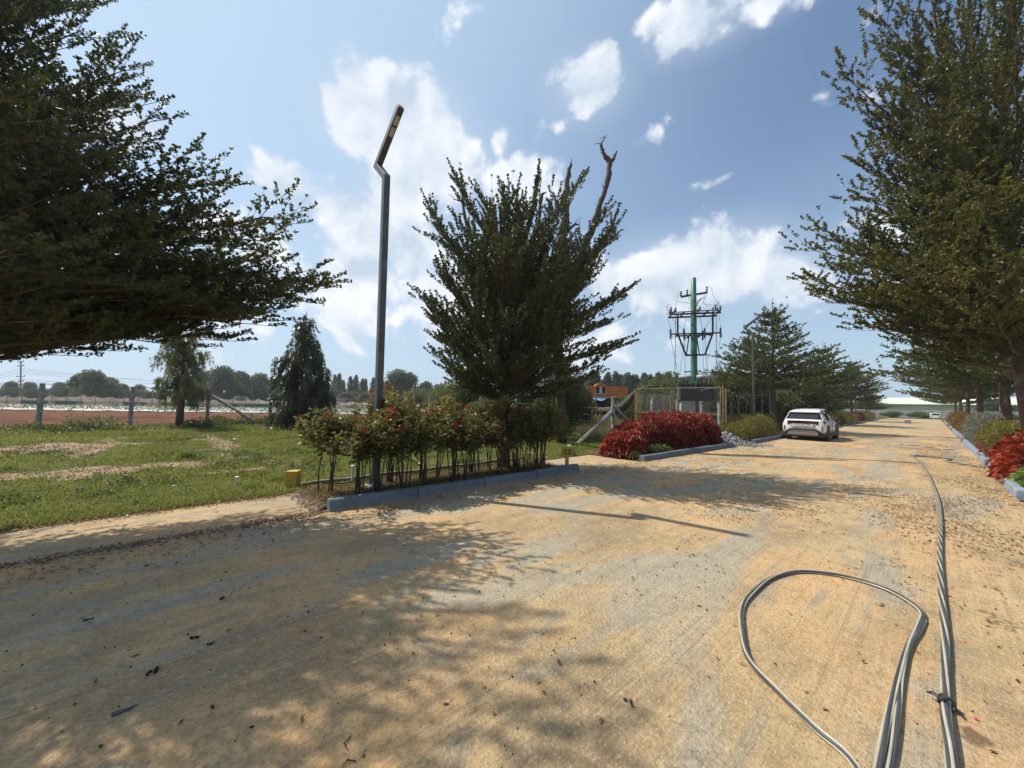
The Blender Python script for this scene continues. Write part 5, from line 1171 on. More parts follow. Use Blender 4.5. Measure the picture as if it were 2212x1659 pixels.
for i, (px, d, s, lb) in enumerate(spec):
    p = sv(px, 870, d); bgtree(mR[i % 3], 'skyline_tree', p[0], p[1], lb, BG if d < 90 else BGE, 8, group='rounded trees on the skyline', rz=i * 1.7, sc=(s * .95, s * .95, s * (1.02 if i % 2 else .93)), tr_=.25)
for i, px in enumerate((905, 930, 958)):
    p = sv(px, 880, 60); bgtree(mB, 'hedge_bush', p[0], p[1], ('light green hedge bush right of the street lamp in the distance', 'middle one of three light green bushes in the distance', 'right one of three light green bushes in the distance')[i], BGL, 2.2, 'bush', 'light green bushes in the distance', i, (2.2, 2.2, 1.45), .05)
for i, (px, d, s) in enumerate(((1842, 150, .7), (1900, 160, .6), (2052, 165, .8), (2100, 150, .9), (2150, 140, 1.0), (2000, 190, .62))):
    p = sv(px, 880, d * .62); bgtree(mR[i % 3], 'skyline_tree', p[0], p[1], ('tree behind the left end of the pale shed', 'low tree over the pale shed roof', 'tree over the right of the pale shed', 'tree behind the right-hand trunks', 'tree at the far right behind the hedge', 'small tree in the middle above the shed roof')[i], BGE, 8, group='rounded trees on the skyline', rz=i * 1.1, sc=(s, s, s * .55), z=0, tr_=.25)

# ------------------------------------------------------------------ orange building
ORG = mat('orange_plaster', (.60, .16, .045), .8, .12, 3, dirt=(.36, .10, .035), dscale=1.5); REDP = mat('red_plaster', (.26, .055, .028), .85, .2, 3); DARKIN = mat('dark_interior', (.02, .016, .014), .9, .3); BLU = mat('blue_tarp', (.20, .36, .62), .5, .3, 2); SLAB = mat('roof_slab', (.32, .30, .28), .9, .2)
bp = sv(1349, 885, 38); ang = R(47.7 + 12); bd = empty('orange_building', (bp[0], bp[1], hgt(bp[0], bp[1])), 0, 'low orange building with a rounded niche on its parapet, behind the fence', 'building')
bx = Vector((math.cos(R(47.7 + 6)), math.sin(R(47.7 + 6)), 0)); by = Vector((-bx.y, bx.x, 0)); dep = Vector((f0[0], f0[1], 0))


def bprism(nm, a0, a1, b0, b1, z0, z1, m_, parent=None):
    mb = MB(); V = [bx * a + by * b_ + Vector((0, 0, z)) for z in (z0, z1) for a, b_ in ((a0, b0), (a1, b0), (a1, b1), (a0, b1))]
    mb.add(V, [(3, 2, 1, 0), (4, 5, 6, 7), (0, 1, 5, 4), (1, 2, 6, 5), (2, 3, 7, 6), (3, 0, 4, 7)]); return mb.build(nm, m_, parent or bd)


# long front to the left of the corner, shorter side running back to the right
bprism('parapet', -3.9, 0, -.25, 0, 2.15, 3.20, ORG); bprism('side_parapet', .0, .25, -.25, 5.0, 2.16, 3.16, ORG); s_ = bprism('roof_slab', -4.1, .35, -.6, 5.0, 2.02, 2.15, SLAB)
bprism('wall', -3.7, -.05, 1.0, 1.2, 0, 2.02, REDP); bprism('side_wall', -.05, .15, .4, 4.9, 0, 2.02, REDP); bprism('pillar', -.25, .15, -.15, .2, 0, 2.02, REDP); bprism('pillar', -3.85, -3.6, -.15, .1, 0, 2.02, REDP)
bprism('doorway', -2.6, -1.7, .985, 1.0, .0, 1.8, DARKIN); bprism('window', .15, .165, 1.2, 2.2, .5, 1.6, DARKIN); bprism('doorway', .15, .165, 3.0, 3.9, .0, 1.7, DARKIN)
m = MB(); V = []; n = 12
for k in range(n + 1):
    t = math.pi * k / n
    for b_ in (-.34, .05): V.append(bx * (-2.55 + .62 * math.cos(t)) + by * b_ + Vector((0, 0, 3.06 + .42 * math.sin(t))))
V2 = []
for k in range(n + 1):
    t = math.pi * k / n
    for b_ in (-.34, .05): V2.append(bx * (-2.55 + .45 * math.cos(t)) + by * b_ + Vector((0, 0, 3.02 + .30 * math.sin(t))))
o0 = len(V); V += V2; Fs = []
for k in range(n):
    a = 2 * k; Fs += [(a, a + 1, a + 3, a + 2), (o0 + a, o0 + a + 2, o0 + a + 3, o0 + a + 1), (a, a + 2, o0 + a + 2, o0 + a), (a + 1, o0 + a + 1, o0 + a + 3, a + 3)]
m.add(V, Fs); nic = m.build('niche_arch', ORG, bd)
bprism('niche_recess', -3.0, -2.1, -.262, -.25, 2.45, 3.10, DARKIN); bprism('niche_figure', -2.68, -2.42, -.32, -.262, 2.5, 3.18, mat('figure_white', (.55, .50, .46), .7, .3, 8)); bprism('niche_ledge', -3.0, -2.1, -.36, -.264, 2.40, 2.47, mat('ledge_white', (.65, .62, .58), .8))
m = MB(); P = [(-3.7, -.9, 1.93), (-2.2, -1.0, 1.97), (-2.9, -.62, 2.0), (-3.8, -.62, 2.02), (-2.7, -1.05, 1.72)]; V = [bx * a + by * b_ + Vector((0, 0, z)) for a, b_, z in P]; m.add(V, [(0, 4, 1, 2, 3)]); m.build('awning', BLU, bd)
for k, (px, lb) in enumerate(((1322, 'leaning stone post in front of the orange building'), (1256, 'short pale post at the left end of the orange building'))):
    p = sv(px, 880, 30); o = link('stone_post', PM[k], GRAN, None, (p[0], p[1], hgt(p[0], p[1])), (0, .16, 0)); o.scale = (1, 1, .8); tag(o, lb, 'post')

# ------------------------------------------------------------------ field: nets, mulch rows, poles, vehicles
NET = NB('shade_net'); c = NET.mix(NET.mr(NET.noise(.9, 4, .6), .4, .6), (.36, .31, .25), (.48, .43, .36)); cg = NET.mix(NET.mr(NET.noise(.35, 3, .5), .44, .52), (.36, .31, .25), (.03, .10, .085)); sp_ = NET.n.new('ShaderNodeSeparateXYZ'); NET.l.new(NET.tc.outputs['Object'], sp_.inputs[0]); NETC = NET.mix(NET.mr(sp_.outputs[2], .55, .75), cg, c); NETM = NET.done(NETC, .8, 0, .1); tb_ = NET.n.new('ShaderNodeBsdfTranslucent'); NET.l.new(NETC, tb_.inputs[0]); mx_ = NET.n.new('ShaderNodeMixShader'); mx_.inputs[0].default_value = .5; NET.l.new(NET.b.outputs[0], mx_.inputs[1]); NET.l.new(tb_.outputs[0], mx_.inputs[2]); NET.l.new(mx_.outputs[0], NET.out.inputs[0])
a0 = sv(-260, 880, 46); a1 = sv(560, 880, 52); a2 = sv(830, 880, 62)
nf = empty('shade_net_fence', (a0[0], a0[1], FZ), 0, 'long sagging beige and green netting strung on sticks across the red field', 'net fence'); nodes = []
for (A_, B_) in ((a0, a1), (a1, a2)):
    Ln = np.linalg.norm(B_ - A_); n = int(Ln / 1.6)
    for k in range(n): nodes.append(A_ + (B_ - A_) * k / n)
g = np.random.default_rng(9); V = []; m = MB(); hs_ = [1.25 + g.normal() * .10 for _ in nodes]
for i in range(len(nodes) - 1):
    for k in range(6):
        t = k / 6; p = nodes[i] * (1 - t) + nodes[i + 1] * t; hh = (hs_[i] * (1 - t) + hs_[i + 1] * t) - .22 * 4 * t * (1 - t); wv = .12 * math.sin((i + t) * 2.1)
        for z in (0.05, .5, hh): V.append((p[0] - a0[0] + wv * z, p[1] - a0[1] + wv * z, z))
nn_ = len(V) // 3; m.add(V, [(3 * i + j, 3 * i + 3 + j, 3 * i + 4 + j, 3 * i + 1 + j) for i in range(nn_ - 1) for j in range(2)]); m.build('net', NETM, nf, smooth=True, fix=False)
for i, p in enumerate(nodes):
    o = MB().bar((p[0] - a0[0], p[1] - a0[1] - .05, 0), (p[0] - a0[0] + g.normal() * .06, p[1] - a0[1] - .05, hs_[i] + .12), .05).build('stick', mat('stick', (.14, .11, .08), .9), nf)
m = MB(); P = [(p[0] - a0[0] + .2, p[1] - a0[1] - .2, .50 + .10 * math.sin(i * 1.3)) for i, p in enumerate(nodes)]; m.tube(P, .03, 4); m.build('drip_hose', mat('black_hose', (.02, .02, .022), .5, .1), nf)
MUL = mat('mulch_film', (.24, .25, .235), .6, .3, 2, dirt=(.10, .06, .035), dscale=1.1)
# white mulch rows run obliquely; seedlings on them
fdir = unit(np.array([a1[0] - a0[0], a1[1] - a0[1]])[None])[0]; fn = np.array([-fdir[1], fdir[0]]);
if fn @ np.array([-f0[0], -f0[1]]) < 0: fn = -fn
PG = []
for j in range(12):
    off = 1.5 + j * 1.35; m = MB(); nseg = 110; Lr = 95
    for k in range(nseg + 1):
        s = Lr * k / nseg; q_ = np.array([a0[0], a0[1]]) + fdir * s + fn * (off + .15 * math.sin(s * .8 + j)); w_ = .36 + .08 * math.sin(s * 3.1 + j * 2)
        for (o_, z) in ((-w_, .0), (-w_ * .6, .13), (w_ * .6, .13), (w_, 0)): r_ = q_ + fn * o_; m.v.append((r_[0], r_[1], FZ + .04 + z + .02 * math.sin(s * 5 + j)))
        if k: PG.append(q_)
    m.f = [(4 * k + i, 4 * k + 4 + i, 4 * k + 5 + i, 4 * k + 1 + i) for k in range(nseg) for i in range(3)]
    o = m.build('mulch_row', MUL, fix=False, smooth=True); tag(o, 'white plastic mulch row, ' + ORD[j] + ' out from the foot of the nets', 'mulch row', 'white mulch rows on the field')
PG = np.array(PG); PG = np.repeat(PG, 10, 0) + g.normal(size=(len(PG) * 10, 2)) * np.array([.35, .35]); n = len(PG); v = g.normal(size=(n, 3)) + [0, 0, 1.2]
o = link('seedlings', leafmesh('seedlings', np.stack([PG[:, 0], PG[:, 1], np.full(n, FZ + .12)], 1), v, .18, .09, g.random(n), .1, g), LEAFG); o['kind'] = 'stuff'
WOODP = mat('wood_pole', (.16, .14, .12), .9, .2, 5)


def upole(px, d, H, arms, label, leanx=0., r_=.13, cat='utility pole'):
    p = sv(px, 880, d); z = hgt(p[0], p[1]); t = empty('utility_pole', (p[0], p[1], z), 0, label, cat); lx = Vector((r0[0], r0[1], 0)) * leanx
    MB().tube([(0, 0, 0), lx + Vector((0, 0, H))], [r_, r_ * .7], 7).build('post', WOODP, t)
    for (q_, w) in arms:
        c_ = lx * q_ + Vector((0, 0, H * q_)); a_ = Vector((r0[0], r0[1], 0)) * w / 2 + Vector((0, 0, .06)); MB().bar(c_ - a_, c_ + a_, .10).build('crossarm', WOODP, t)
        for s in (-1, 0, 1): MB().lathe([(.05, 0), (.07, .1), (.03, .22)], tuple(c_ + a_ * s * .9 + Vector((0, 0, .05))), 6).build('insulator', PORC, t)
    return t, p, z


up1, pp, pz = upole(43, 72, 7.6, ((.98, .9), (.88, 1.2), (.62, 1.6), (.50, 1.0)), 'far wooden utility pole with crossarms at the left of the picture', -.5)
upole(549, 60, 4.1, (), 'thin wooden pole leaning left in front of the dark trees', -.75, .09, 'pole'); upole(705, 75, 5.0, (), 'thin wooden pole just right of the weeping tree', .1, .09, 'pole'); upole(717, 80, 3.6, (), 'second thin pole just right of the weeping tree', .2, .08, 'pole'); upole(806, 55, 3.6, ((.96, .5),), 'short pole with a lamp box left of the street lamp', 0, .09, 'pole')
upole(893, 36, 3.2, (), 'pale tall post of the far fence right of the street lamp', .15, .10, 'post'); upole(1160, 30, 2.9, (), 'thin wooden stake behind the hedge tree', .2, .05, 'post'); upole(1228, 19.5, 2.75, (), 'thin stake rising behind the fence post left of the corner', 0, .04, 'post')
upole(1803, 70, 10.6, ((.96, 2.0), (.88, 1.2)), 'faint tall pole rising behind the trees beyond the white car', 0, .12)
g = np.random.default_rng(15)
for k, (ya, yb, sg) in enumerate(((796, 843, 1.6), (801, 838, 1.5), (805, 845, 1.7), (819, 856, 1.2), (824, 850, 1.1))):
    A_ = np.array([pp[0], pp[1], 0]) + 0; A_ = sv(43, ya, 72); B_ = sv(700, yb - 12, 150); C_ = sv(-200, ya + 6, 72); P = []
    for a_, b_ in ((C_, A_), (A_, B_)):
        for t in np.linspace(0, 1, 14): q_ = a_ * (1 - t) + b_ * t; q_[2] -= sg * 4 * t * (1 - t); P.append(tuple(q_))
    o = MB().tube(P, .022, 3).build('power_line', CW); tag(o, 'thin power line from the far utility pole, ' + ('topmost', 'second from the top', 'middle one', 'fourth from the top', 'lowest')[k] + ' of the five', 'wire', 'power lines in the left sky')

# ------------------------------------------------------------------ vehicles
WHITE = NB('car_white'); WHITE.b.inputs['Coat Weight'].default_value = .6; WHITE.b.inputs['Coat Roughness'].default_value = .06; CARW = WHITE.done(WHITE.mix(WHITE.mr(WHITE.noise(3, 4), .4, .8), (.74, .74, .73), (.64, .63, .60)), .35, 0, .5)
GLASS = mat('car_glass', (.012, .014, .016), .06, .1, 4, spec=.8); CLAD = mat('black_cladding', (.022, .022, .024), .6, .2, 9); TYRE = mat('tyre', (.018, .018, .019), .85, .2, 20, bump=.004); RIM = mat('alloy_rim', (.12, .12, .125), .35, .1, metal=.8); REDG = mat('tail_lamp', (.032, .004, .005), .15, .2, spec=.8); SILVP = mat('skid_plate', (.20, .18, .155), .45, .15, metal=.3); CHR = mat('plate_white', (.62, .62, .62), .5, .05)
CL, CWD = 4.31, 1.81


def loft(st, m_, nm, parent, flip=1, sub=1, close=True):
    """st: list of (y, [(x,z)...]) half sections, mirrored"""
    V = []; n = len(st[0][1]); k = 2 * n
    for (y, pr) in st:
        V += [(x, y, z) for x, z in pr] + [(-x, y, z) for x, z in reversed(pr)]
    m = MB(); Fs = [(i * k + j, i * k + (j + 1) % k, (i + 1) * k + (j + 1) % k, (i + 1) * k + j) for i in range(len(st) - 1) for j in range(k)]
    if close: Fs += [tuple(range(k)), tuple((len(st) - 1) * k + j for j in range(k - 1, -1, -1))]
    m.add(V, Fs); o = m.build(nm, m_, parent, smooth=True)
    if sub: sd = o.modifiers.new('sub', 'SUBSURF'); sd.levels = sub; sd.render_levels = sub
    return o


car = empty('parked_car', (-4.34, 23.65, 0), R(0), 'white coupe-style SUV parked against the left kerb, seen from behind', 'car')
hw = CWD / 2


def sec(y, zb, zw, zbelt, wb, ww, wbelt, ztop=None, wt=None):
    pr = [(wb * .6, zb), (wb * .97, zb + .01), (ww, zb + .10), (ww, zw), (wbelt + .02, zbelt - .04), (wbelt - .03, zbelt)]
    pr += [(wt or wbelt * .6, ztop or zbelt + .015)]; return (y, pr)


body = loft([sec(.02, .42, .80, 1.02, .60, .70, .66), sec(.07, .36, .82, 1.05, .72, .84, .74), sec(.22, .30, .80, 1.06, .80, .895, .78), sec(.55, .26, .78, 1.05, .84, hw, .80), sec(1.1, .24, .74, 1.02, .84, hw - .01, .81), sec(1.8, .22, .70, .98, .82, hw - .03, .81), sec(2.6, .22, .70, .96, .82, hw - .03, .80), sec(3.1, .24, .74, .98, .84, hw - .01, .78), sec(3.6, .26, .76, .96, .84, hw, .74), sec(4.0, .28, .72, .86, .78, .86, .66), sec(4.22, .34, .62, .76, .66, .74, .56), sec(4.31, .42, .56, .66, .5, .58, .46)], CARW, 'body', car)
gh = loft([(.10, [(.60, 1.00), (.70, 1.01), (.66, 1.08), (.3, 1.10)]), (.34, [(.66, 1.0), (.77, 1.02), (.66, 1.24), (.3, 1.28)]), (.72, [(.7, 1.0), (.79, 1.02), (.62, 1.46), (.3, 1.50)]), (1.3, [(.7, .98), (.80, 1.0), (.62, 1.53), (.3, 1.56)]), (2.0, [(.7, .95), (.80, .97), (.62, 1.55), (.3, 1.585)]), (2.6, [(.7, .94), (.79, .96), (.60, 1.48), (.3, 1.52)]), (3.1, [(.7, .94), (.77, .97), (.62, 1.18), (.3, 1.20)]), (3.45, [(.66, .93), (.72, .95), (.66, .97), (.3, .98)])], GLASS, 'glasshouse', car)
roof = loft([(.52, [(.56, 1.418), (.60, 1.400), (.645, 1.36)][::-1] + [(.3, 1.445)]), (.80, [(.655, 1.44), (.62, 1.505), (.56, 1.53), (.3, 1.55)]), (1.4, [(.655, 1.47), (.63, 1.55), (.56, 1.575), (.3, 1.595)]), (2.0, [(.655, 1.49), (.63, 1.57), (.56, 1.60), (.3, 1.61)]), (2.42, [(.64, 1.45), (.61, 1.53), (.56, 1.56), (.3, 1.575)])], CARW, 'roof', car, sub=1)
sp = MB(); sp.box((0, .50, 1.432), (1.24, .26, .035), (R(12), 0, 0)); sp.build('spoiler', CARW, car, bevel=.012)
for s in (-1, 1):
    m = MB(); V = [(s * .79, .26, 1.045), (s * .80, .98, 1.03), (s * .735, .84, 1.24), (s * .655, .50, 1.40), (s * .70, .36, 1.22)]; V2 = [(x - s * .03, y, z) for x, y, z in V]; m.add(V + V2, [(0, 1, 2, 3, 4), (9, 8, 7, 6, 5), (0, 5, 6, 1), (1, 6, 7, 2), (2, 7, 8, 3), (3, 8, 9, 4), (4, 9, 5, 0)]); m.build('rear_pillar', CARW, car)
    m = MB(); m.bar((s * .795, 1.62, .99), (s * .66, 1.5, 1.50), .05, .03); m.build('door_pillar', CLAD, car)
    m = MB(); m.tube([(s * .60, .75, 1.53), (s * .60, 1.0, 1.60), (s * .60, 2.0, 1.64), (s * .59, 2.3, 1.575)], .018, 6); m.build('roof_rail', CLAD, car, smooth=True)
    m = MB(); m.lathe([(.02, -.09), (.07, -.07), (.09, 0), (.07, .06), (.03, .08)], (s * .93, 3.02, 1.04), 10, 'x'); m.bar((s * .78, 3.05, 1.0), (s * .9, 3.03, 1.02), .04); mi = m.build('wing_mirror', CLAD, car, smooth=True)
    m = MB(); m.box((s * (hw - .005), 2.0, .30), (.05, 2.1, .17)); m.build('sill_cladding', CLAD, car, bevel=.015)
    for yy_, nm in ((1.95, 'door_seam'), (.0, None)):
        if nm: MB().box((s * (hw - .018), yy_, .66), (.02, .012, .52)).build(nm, CLAD, car)
    for yy_ in (1.45, 2.5): MB().box((s * (hw - .01), yy_, .88), (.03, .17, .028)).build('door_handle', CARW, car)
    for yy_ in (.80, 3.36):
        w = empty('wheel', (s * (hw - .115), yy_, .345)); w.parent = car
        m = MB(); prof = [(.225, -.105), (.30, -.115), (.335, -.10), (.345, -.06), (.345, .06), (.335, .10), (.30, .115), (.225, .105)]; m.lathe(prof, (0, 0, 0), 28, 'x'); m.build('tyre', TYRE, w, smooth=True)
        m = MB(); m.lathe([(.05, s * .118), (.06, s * .10)] if s > 0 else [(.06, s * .10), (.05, s * .118)], (0, 0, 0), 12, 'x')
        for k in range(5): a = 2 * math.pi * k / 5; m.bar((s * .107, 0, 0), (s * .112, .235 * math.cos(a), .235 * math.sin(a)), .07, .02, (1, 0, 0))
        m.build('rim', RIM, w)
        m = MB(); n = 16; V = []
        for k in range(n + 1):
            t = math.pi * (-.08 + 1.16 * k / n)
            for r_, dx in ((.375, .0), (.45, .0), (.45, -.10), (.375, -.10)): V.append((s * (hw + .012 + dx), yy_ + r_ * math.cos(t) * 1.0, .345 + r_ * math.sin(t)))
        m.add(V, [(4 * k + i, 4 * k + (i + 1) % 4, 4 * k + 4 + (i + 1) % 4, 4 * k + 4 + i) for k in range(n) for i in range(4)]); m.build('arch_cladding', CLAD, car)
        MB().lathe([(.40, -.09), (.40, .11)], (s * (hw - .10), yy_, .36), 20, 'x').build('wheel_well', CLAD, car)
# rear face
tl_ = MB(); V = []
for k in range(21):
    u = -1 + 2 * k / 20; x = u * .87; yb = -.03 + .21 * abs(u) ** 3.2; th = .068 + (.05 if abs(u) > .62 else 0) * min(1, (abs(u) - .62) / .1 if abs(u) > .62 else 0)
    for z in (.985 - .01 * abs(u), .985 - 2 * th - .01 * abs(u)): V += [(x, yb - .008, z), (x, yb + .05, z)]
tl_.add(V, [f for k in range(20) for f in ((4 * k, 4 * k + 2, 4 * k + 6, 4 * k + 4), (4 * k, 4 * k + 4, 4 * k + 5, 4 * k + 1), (4 * k + 2, 4 * k + 3, 4 * k + 7, 4 * k + 6))]); tl_.build('light_bar', REDG, car)
gl_ = MB(); gl_.add([(-.60, .085, 1.09), (.60, .085, 1.09), (.56, .45, 1.375), (-.56, .45, 1.375), (-.60, .10, 1.08), (.60, .10, 1.08), (.56, .47, 1.36), (-.56, .47, 1.36)], [(0, 1, 2, 3), (7, 6, 5, 4), (0, 4, 5, 1), (1, 5, 6, 2), (2, 6, 7, 3), (3, 7, 4, 0)]); gl_.build('rear_window', GLASS, car)
rec = MB(); rec.box((0, -.002, .79), (.86, .03, .20)); rec.build('plate_recess', mat('recess_grey', (.50, .50, .49), .5, .1), car, bevel=.01)
pl_ = MB().box((0, -.022, .80), (.50, .014, .12)).build('number_plate', CHR, car, bevel=.004)
def lettering(txt, size, m_, parent, loc, rot, depth=.0015, nm='lettering', al='CENTER'):
    cu = bpy.data.curves.new(nm, 'FONT'); cu.body = txt; cu.size = size; cu.align_x = al; cu.align_y = 'CENTER'; cu.extrude = depth; cu.offset = size * .02
    o = bpy.data.objects.new(nm, cu); C.objects.link(o); bpy.context.view_layer.update(); me = bpy.data.meshes.new_from_object(o.evaluated_get(bpy.context.evaluated_depsgraph_get())); bpy.data.objects.remove(o)
    return link(nm, me, m_, parent, loc, rot)


INK = mat('black_ink', (.015, .015, .015), .6, .05)
lettering('KA 51 MT 733', .085, INK, pl_, (0, -.0305, .80), (R(90), 0, 0))['kind'] = 'stuff'
MB().box((0, .04, .345), (1.26, .16, .17)).build('skid_plate', SILVP, car, bevel=.03)
m = MB(); m.tube([(-.76, .06, .33), (-.68, .0, .43), (-.52, -.03, .545), (.52, -.03, .545), (.68, .0, .43), (.76, .06, .33)], .05, 6); m.build('bumper_surround', CLAD, car)
m = MB(); m.box((0, .10, .265), (1.64, .20, .11)); m.build('lower_bumper', CLAD, car, bevel=.02)
for s in (-1, 1):
    MB().box((s * .77, .035, .62), (.04, .03, .22), (0, 0, s * R(-25))).build('reflector', CLAD, car, bevel=.005); MB().box((s * .40, -.002, .70), (.22, .02, .012)).build('crease_shadow_gap', CLAD, car)
    MB().box((s * .79, .20, .32), (.22, .26, .16)).build('corner_cladding', CLAD, car, bevel=.03)
MB().box((0, 2.1, .24), (1.5, 3.2, .12)).build('underbody', CLAD, car)
lettering('EV', .05, SILVP, car, (-.50, .004, .74), (R(90), 0, 0), nm='badge')['kind'] = 'stuff'


def simple_car(px, d, label, rz, s=1, z=None, van=False):
    p = sv(px, 880, d); t = empty('distant_car', (p[0], p[1], hgt(p[0], p[1]) if z is None else z), rz, label, 'van' if van else 'car'); t.scale = (s, s, s)
    if van:
        MB().box((0, 0, .95), (1.7, 3.6, 1.3)).build('body', CARW, t, bevel=.12); MB().box((0, -1.803, 1.28), (1.3, .02, .45)).build('rear_window', GLASS, t, bevel=.008)
        for s_ in (-1, 1): MB().box((s_ * .70, -1.806, .8), (.16, .02, .3)).build('tail_lamp', REDG, t)
    else:
        loft([(-2.0, [(.5, .35), (.75, .4), (.8, .7), (.6, .85)]), (-1.4, [(.6, .3), (.8, .35), (.85, .75), (.7, .92)]), (1.2, [(.6, .3), (.8, .35), (.85, .75), (.7, .92)]), (2.0, [(.5, .35), (.7, .4), (.75, .6), (.5, .72)])], CARW, 'body', t); loft([(-1.7, [(.6, .9), (.72, .92), (.6, 1.0), (.3, 1.02)]), (-.9, [(.6, .9), (.72, .92), (.58, 1.42), (.3, 1.46)]), (.4, [(.6, .9), (.72, .92), (.58, 1.42), (.3, 1.46)]), (1.2, [(.6, .88), (.7, .9), (.6, .96), (.3, .98)])], GLASS, 'windows', t); MB().box((0, -.25, 1.46), (1.1, 1.3, .05)).build('roof', CARW, t, bevel=.02)
    for sx in (-1, 1):
        for sy in (-1.25, 1.25): MB().lathe([(.31, -.1), (.31, .1)], (sx * .74, sy, .31), 14, 'x').build('wheel', TYRE, t)
    return t


simple_car(517, 57, 'white car parked far off beyond the nets in the left field', R(47 + 75), 1.05); simple_car(2019, 66, 'small white van at the far end of the road', R(4), .66, 0, True)
# little grey shed in the field
p = sv(726, 880, 62); sh = empty('field_shed', (p[0], p[1], FZ), R(40), 'small pale grey shed just right of the weeping tree in the distance', 'shed'); MB().box((0, 0, .8), (2.0, 1.8, 1.6)).build('wall', mat('shed_grey', (.34, .34, .33), .9), sh); MB().box((0, 0, 1.66), (2.3, 2.1, .08)).build('roof', mat('shed_roof', (.42, .43, .44), .6), sh)
p = sv(668, 880, 33); t = empty('water_drum', (p[0], p[1], FZ), 0, 'dark blue drum at the right skirt of the weeping tree', 'drum'); MB().lathe([(.28, 0), (.30, .3), (.28, .32), (.30, .34), (.30, .6), (.28, .62), (.3, .64), (.29, .9)], sides=14).build('barrel', mat('drum_blue', (.03, .045, .11), .5), t)

# ------------------------------------------------------------------ pale green shed closing the road
PG1 = mat('shed_green_wall', (.46, .50, .36), .85, .12, .5); PG2 = mat('shed_green_roof', (.60, .66, .50), .6, .1, .5); GW = mat('compound_wall', (.26, .26, .25), .9, .25, 1)
hs = empty('industrial_shed', (6, 150, 0), 0, 'long pale green shed with a low pitched roof beyond the end of the road', 'shed'); X0, X1 = -62, 62
m = MB(); m.add([(X0, -10, 3.0), (X1, -10, 3.0), (X1, 6, 4.95), (X0, 6, 4.95), (X0, -10, 2.9), (X1, -10, 2.9), (X1, 6, 4.85), (X0, 6, 4.85)], [(0, 1, 2, 3), (4, 7, 6, 5), (0, 4, 5, 1), (1, 5, 6, 2), (3, 2, 6, 7), (0, 3, 7, 4)]); m.build('roof', PG2, hs)
MB().box((0, -9, 1.45), (X1 - X0 - 1, .3, 2.9)).build('wall', PG1, hs)
for k in range(14): MB().box((X0 + 4 + k * 9, -9.25, 1.45), (.25, .2, 2.86)).build('pilaster', mat('shed_post', (.40, .43, .33), .85), hs)
m = MB()
for k in range(130): m.box((X0 + .5 + k * (X1 - X0 - 1) / 129, -2, 4.02), (.06, 16.1, .05), (math.atan2(1.95, 16), 0, 0))
o = m.build('roof_ribs', PG2, hs); o['kind'] = 'stuff'
cw = MB().box((0, 112, .75), (70, .25, 1.5)).build('compound_wall', GW); tag(cw, 'low grey compound wall across the far end of the road', 'wall')
for i, (x, lb) in enumerate(((-9, 'left scrub patch at the road end'), (-5, 'scrub patch left of the white van'), (-1.5, 'scrub patch directly left of the white van'), (4.5, 'scrub patch right of the white van'), (8.5, 'scrub patch at the far right of the road end'))):
    bgtree(mB, 'roadend_bush', x, 101 + (i % 2) * 2, lb, BGL if i % 2 else BG, 2.2, 'bush', 'scrub across the end of the road', i, (1.5, 1.2, .55), .05, z=0)
p = (-1.85, 63.2); o = MB().box((p[0], p[1], .2), (.55, .5, .4), (0, 0, .2)).build('concrete_block', mat('block_grey', (.22, .22, .24), .9)); tag(o, 'small grey block lying on the road in the distance', 'block')
# pale building glimpsed at right behind trunks, and old stone pillar with red stains
p = sv(2171, 880, 27); o = MB().box((p[0], p[1], 1.15), (.42, .42, 2.5), (0, 0, .3), .9).build('stained_pillar', mat('stained_plaster', (.42, .38, .33), .9, .2, 3, dirt=(.30, .08, .06), dscale=4), bevel=.02); tag(o, 'pale pillar with reddish stains between the trunks at the right edge', 'pillar')

# ------------------------------------------------------------------ markers
YP = mat('marker_yellow', (.50, .31, .045), .7, .2, 10, bump=.004, dirt=(.28, .17, .06), dscale=9)
yb = empty('marker_block', (-8.2, 1.88, 0), R(47.7 + 8), 'square yellow painted block standing at the corner of the lawn', 'marker'); m = MB(); m.box((0, 0, .135), (.215, .20, .29), None, .97); m.build('block', YP, yb, bevel=.012)
sg = empty('plot_marker', (-6.17, 7.52, .06), R(47.7 - 4), 'yellow trapezoid marker bearing the number 20 at the end of the kerb', 'marker')
m = MB(); m.box((0, 0, .14), (.09, .07, .30)); m.build('stem', YP, sg, bevel=.006)
m = MB(); V = [(-.165, -.03, .25), (.165, -.03, .25), (.12, -.03, .50), (-.12, -.03, .50), (-.165, .03, .25), (.165, .03, .25), (.12, .03, .50), (-.12, .03, .50)]; m.add(V, [(0, 1, 2, 3), (7, 6, 5, 4), (0, 4, 5, 1), (1, 5, 6, 2), (2, 6, 7, 3), (3, 7, 4, 0)]); bdp = m.build('board', YP, sg, bevel=.006)
for ch_, dx_ in (('2', -.045), ('0', .068)): lettering(ch_, .185, INK, bdp, (dx_, -.0315, .37), (R(90), 0, 0), nm='digit')
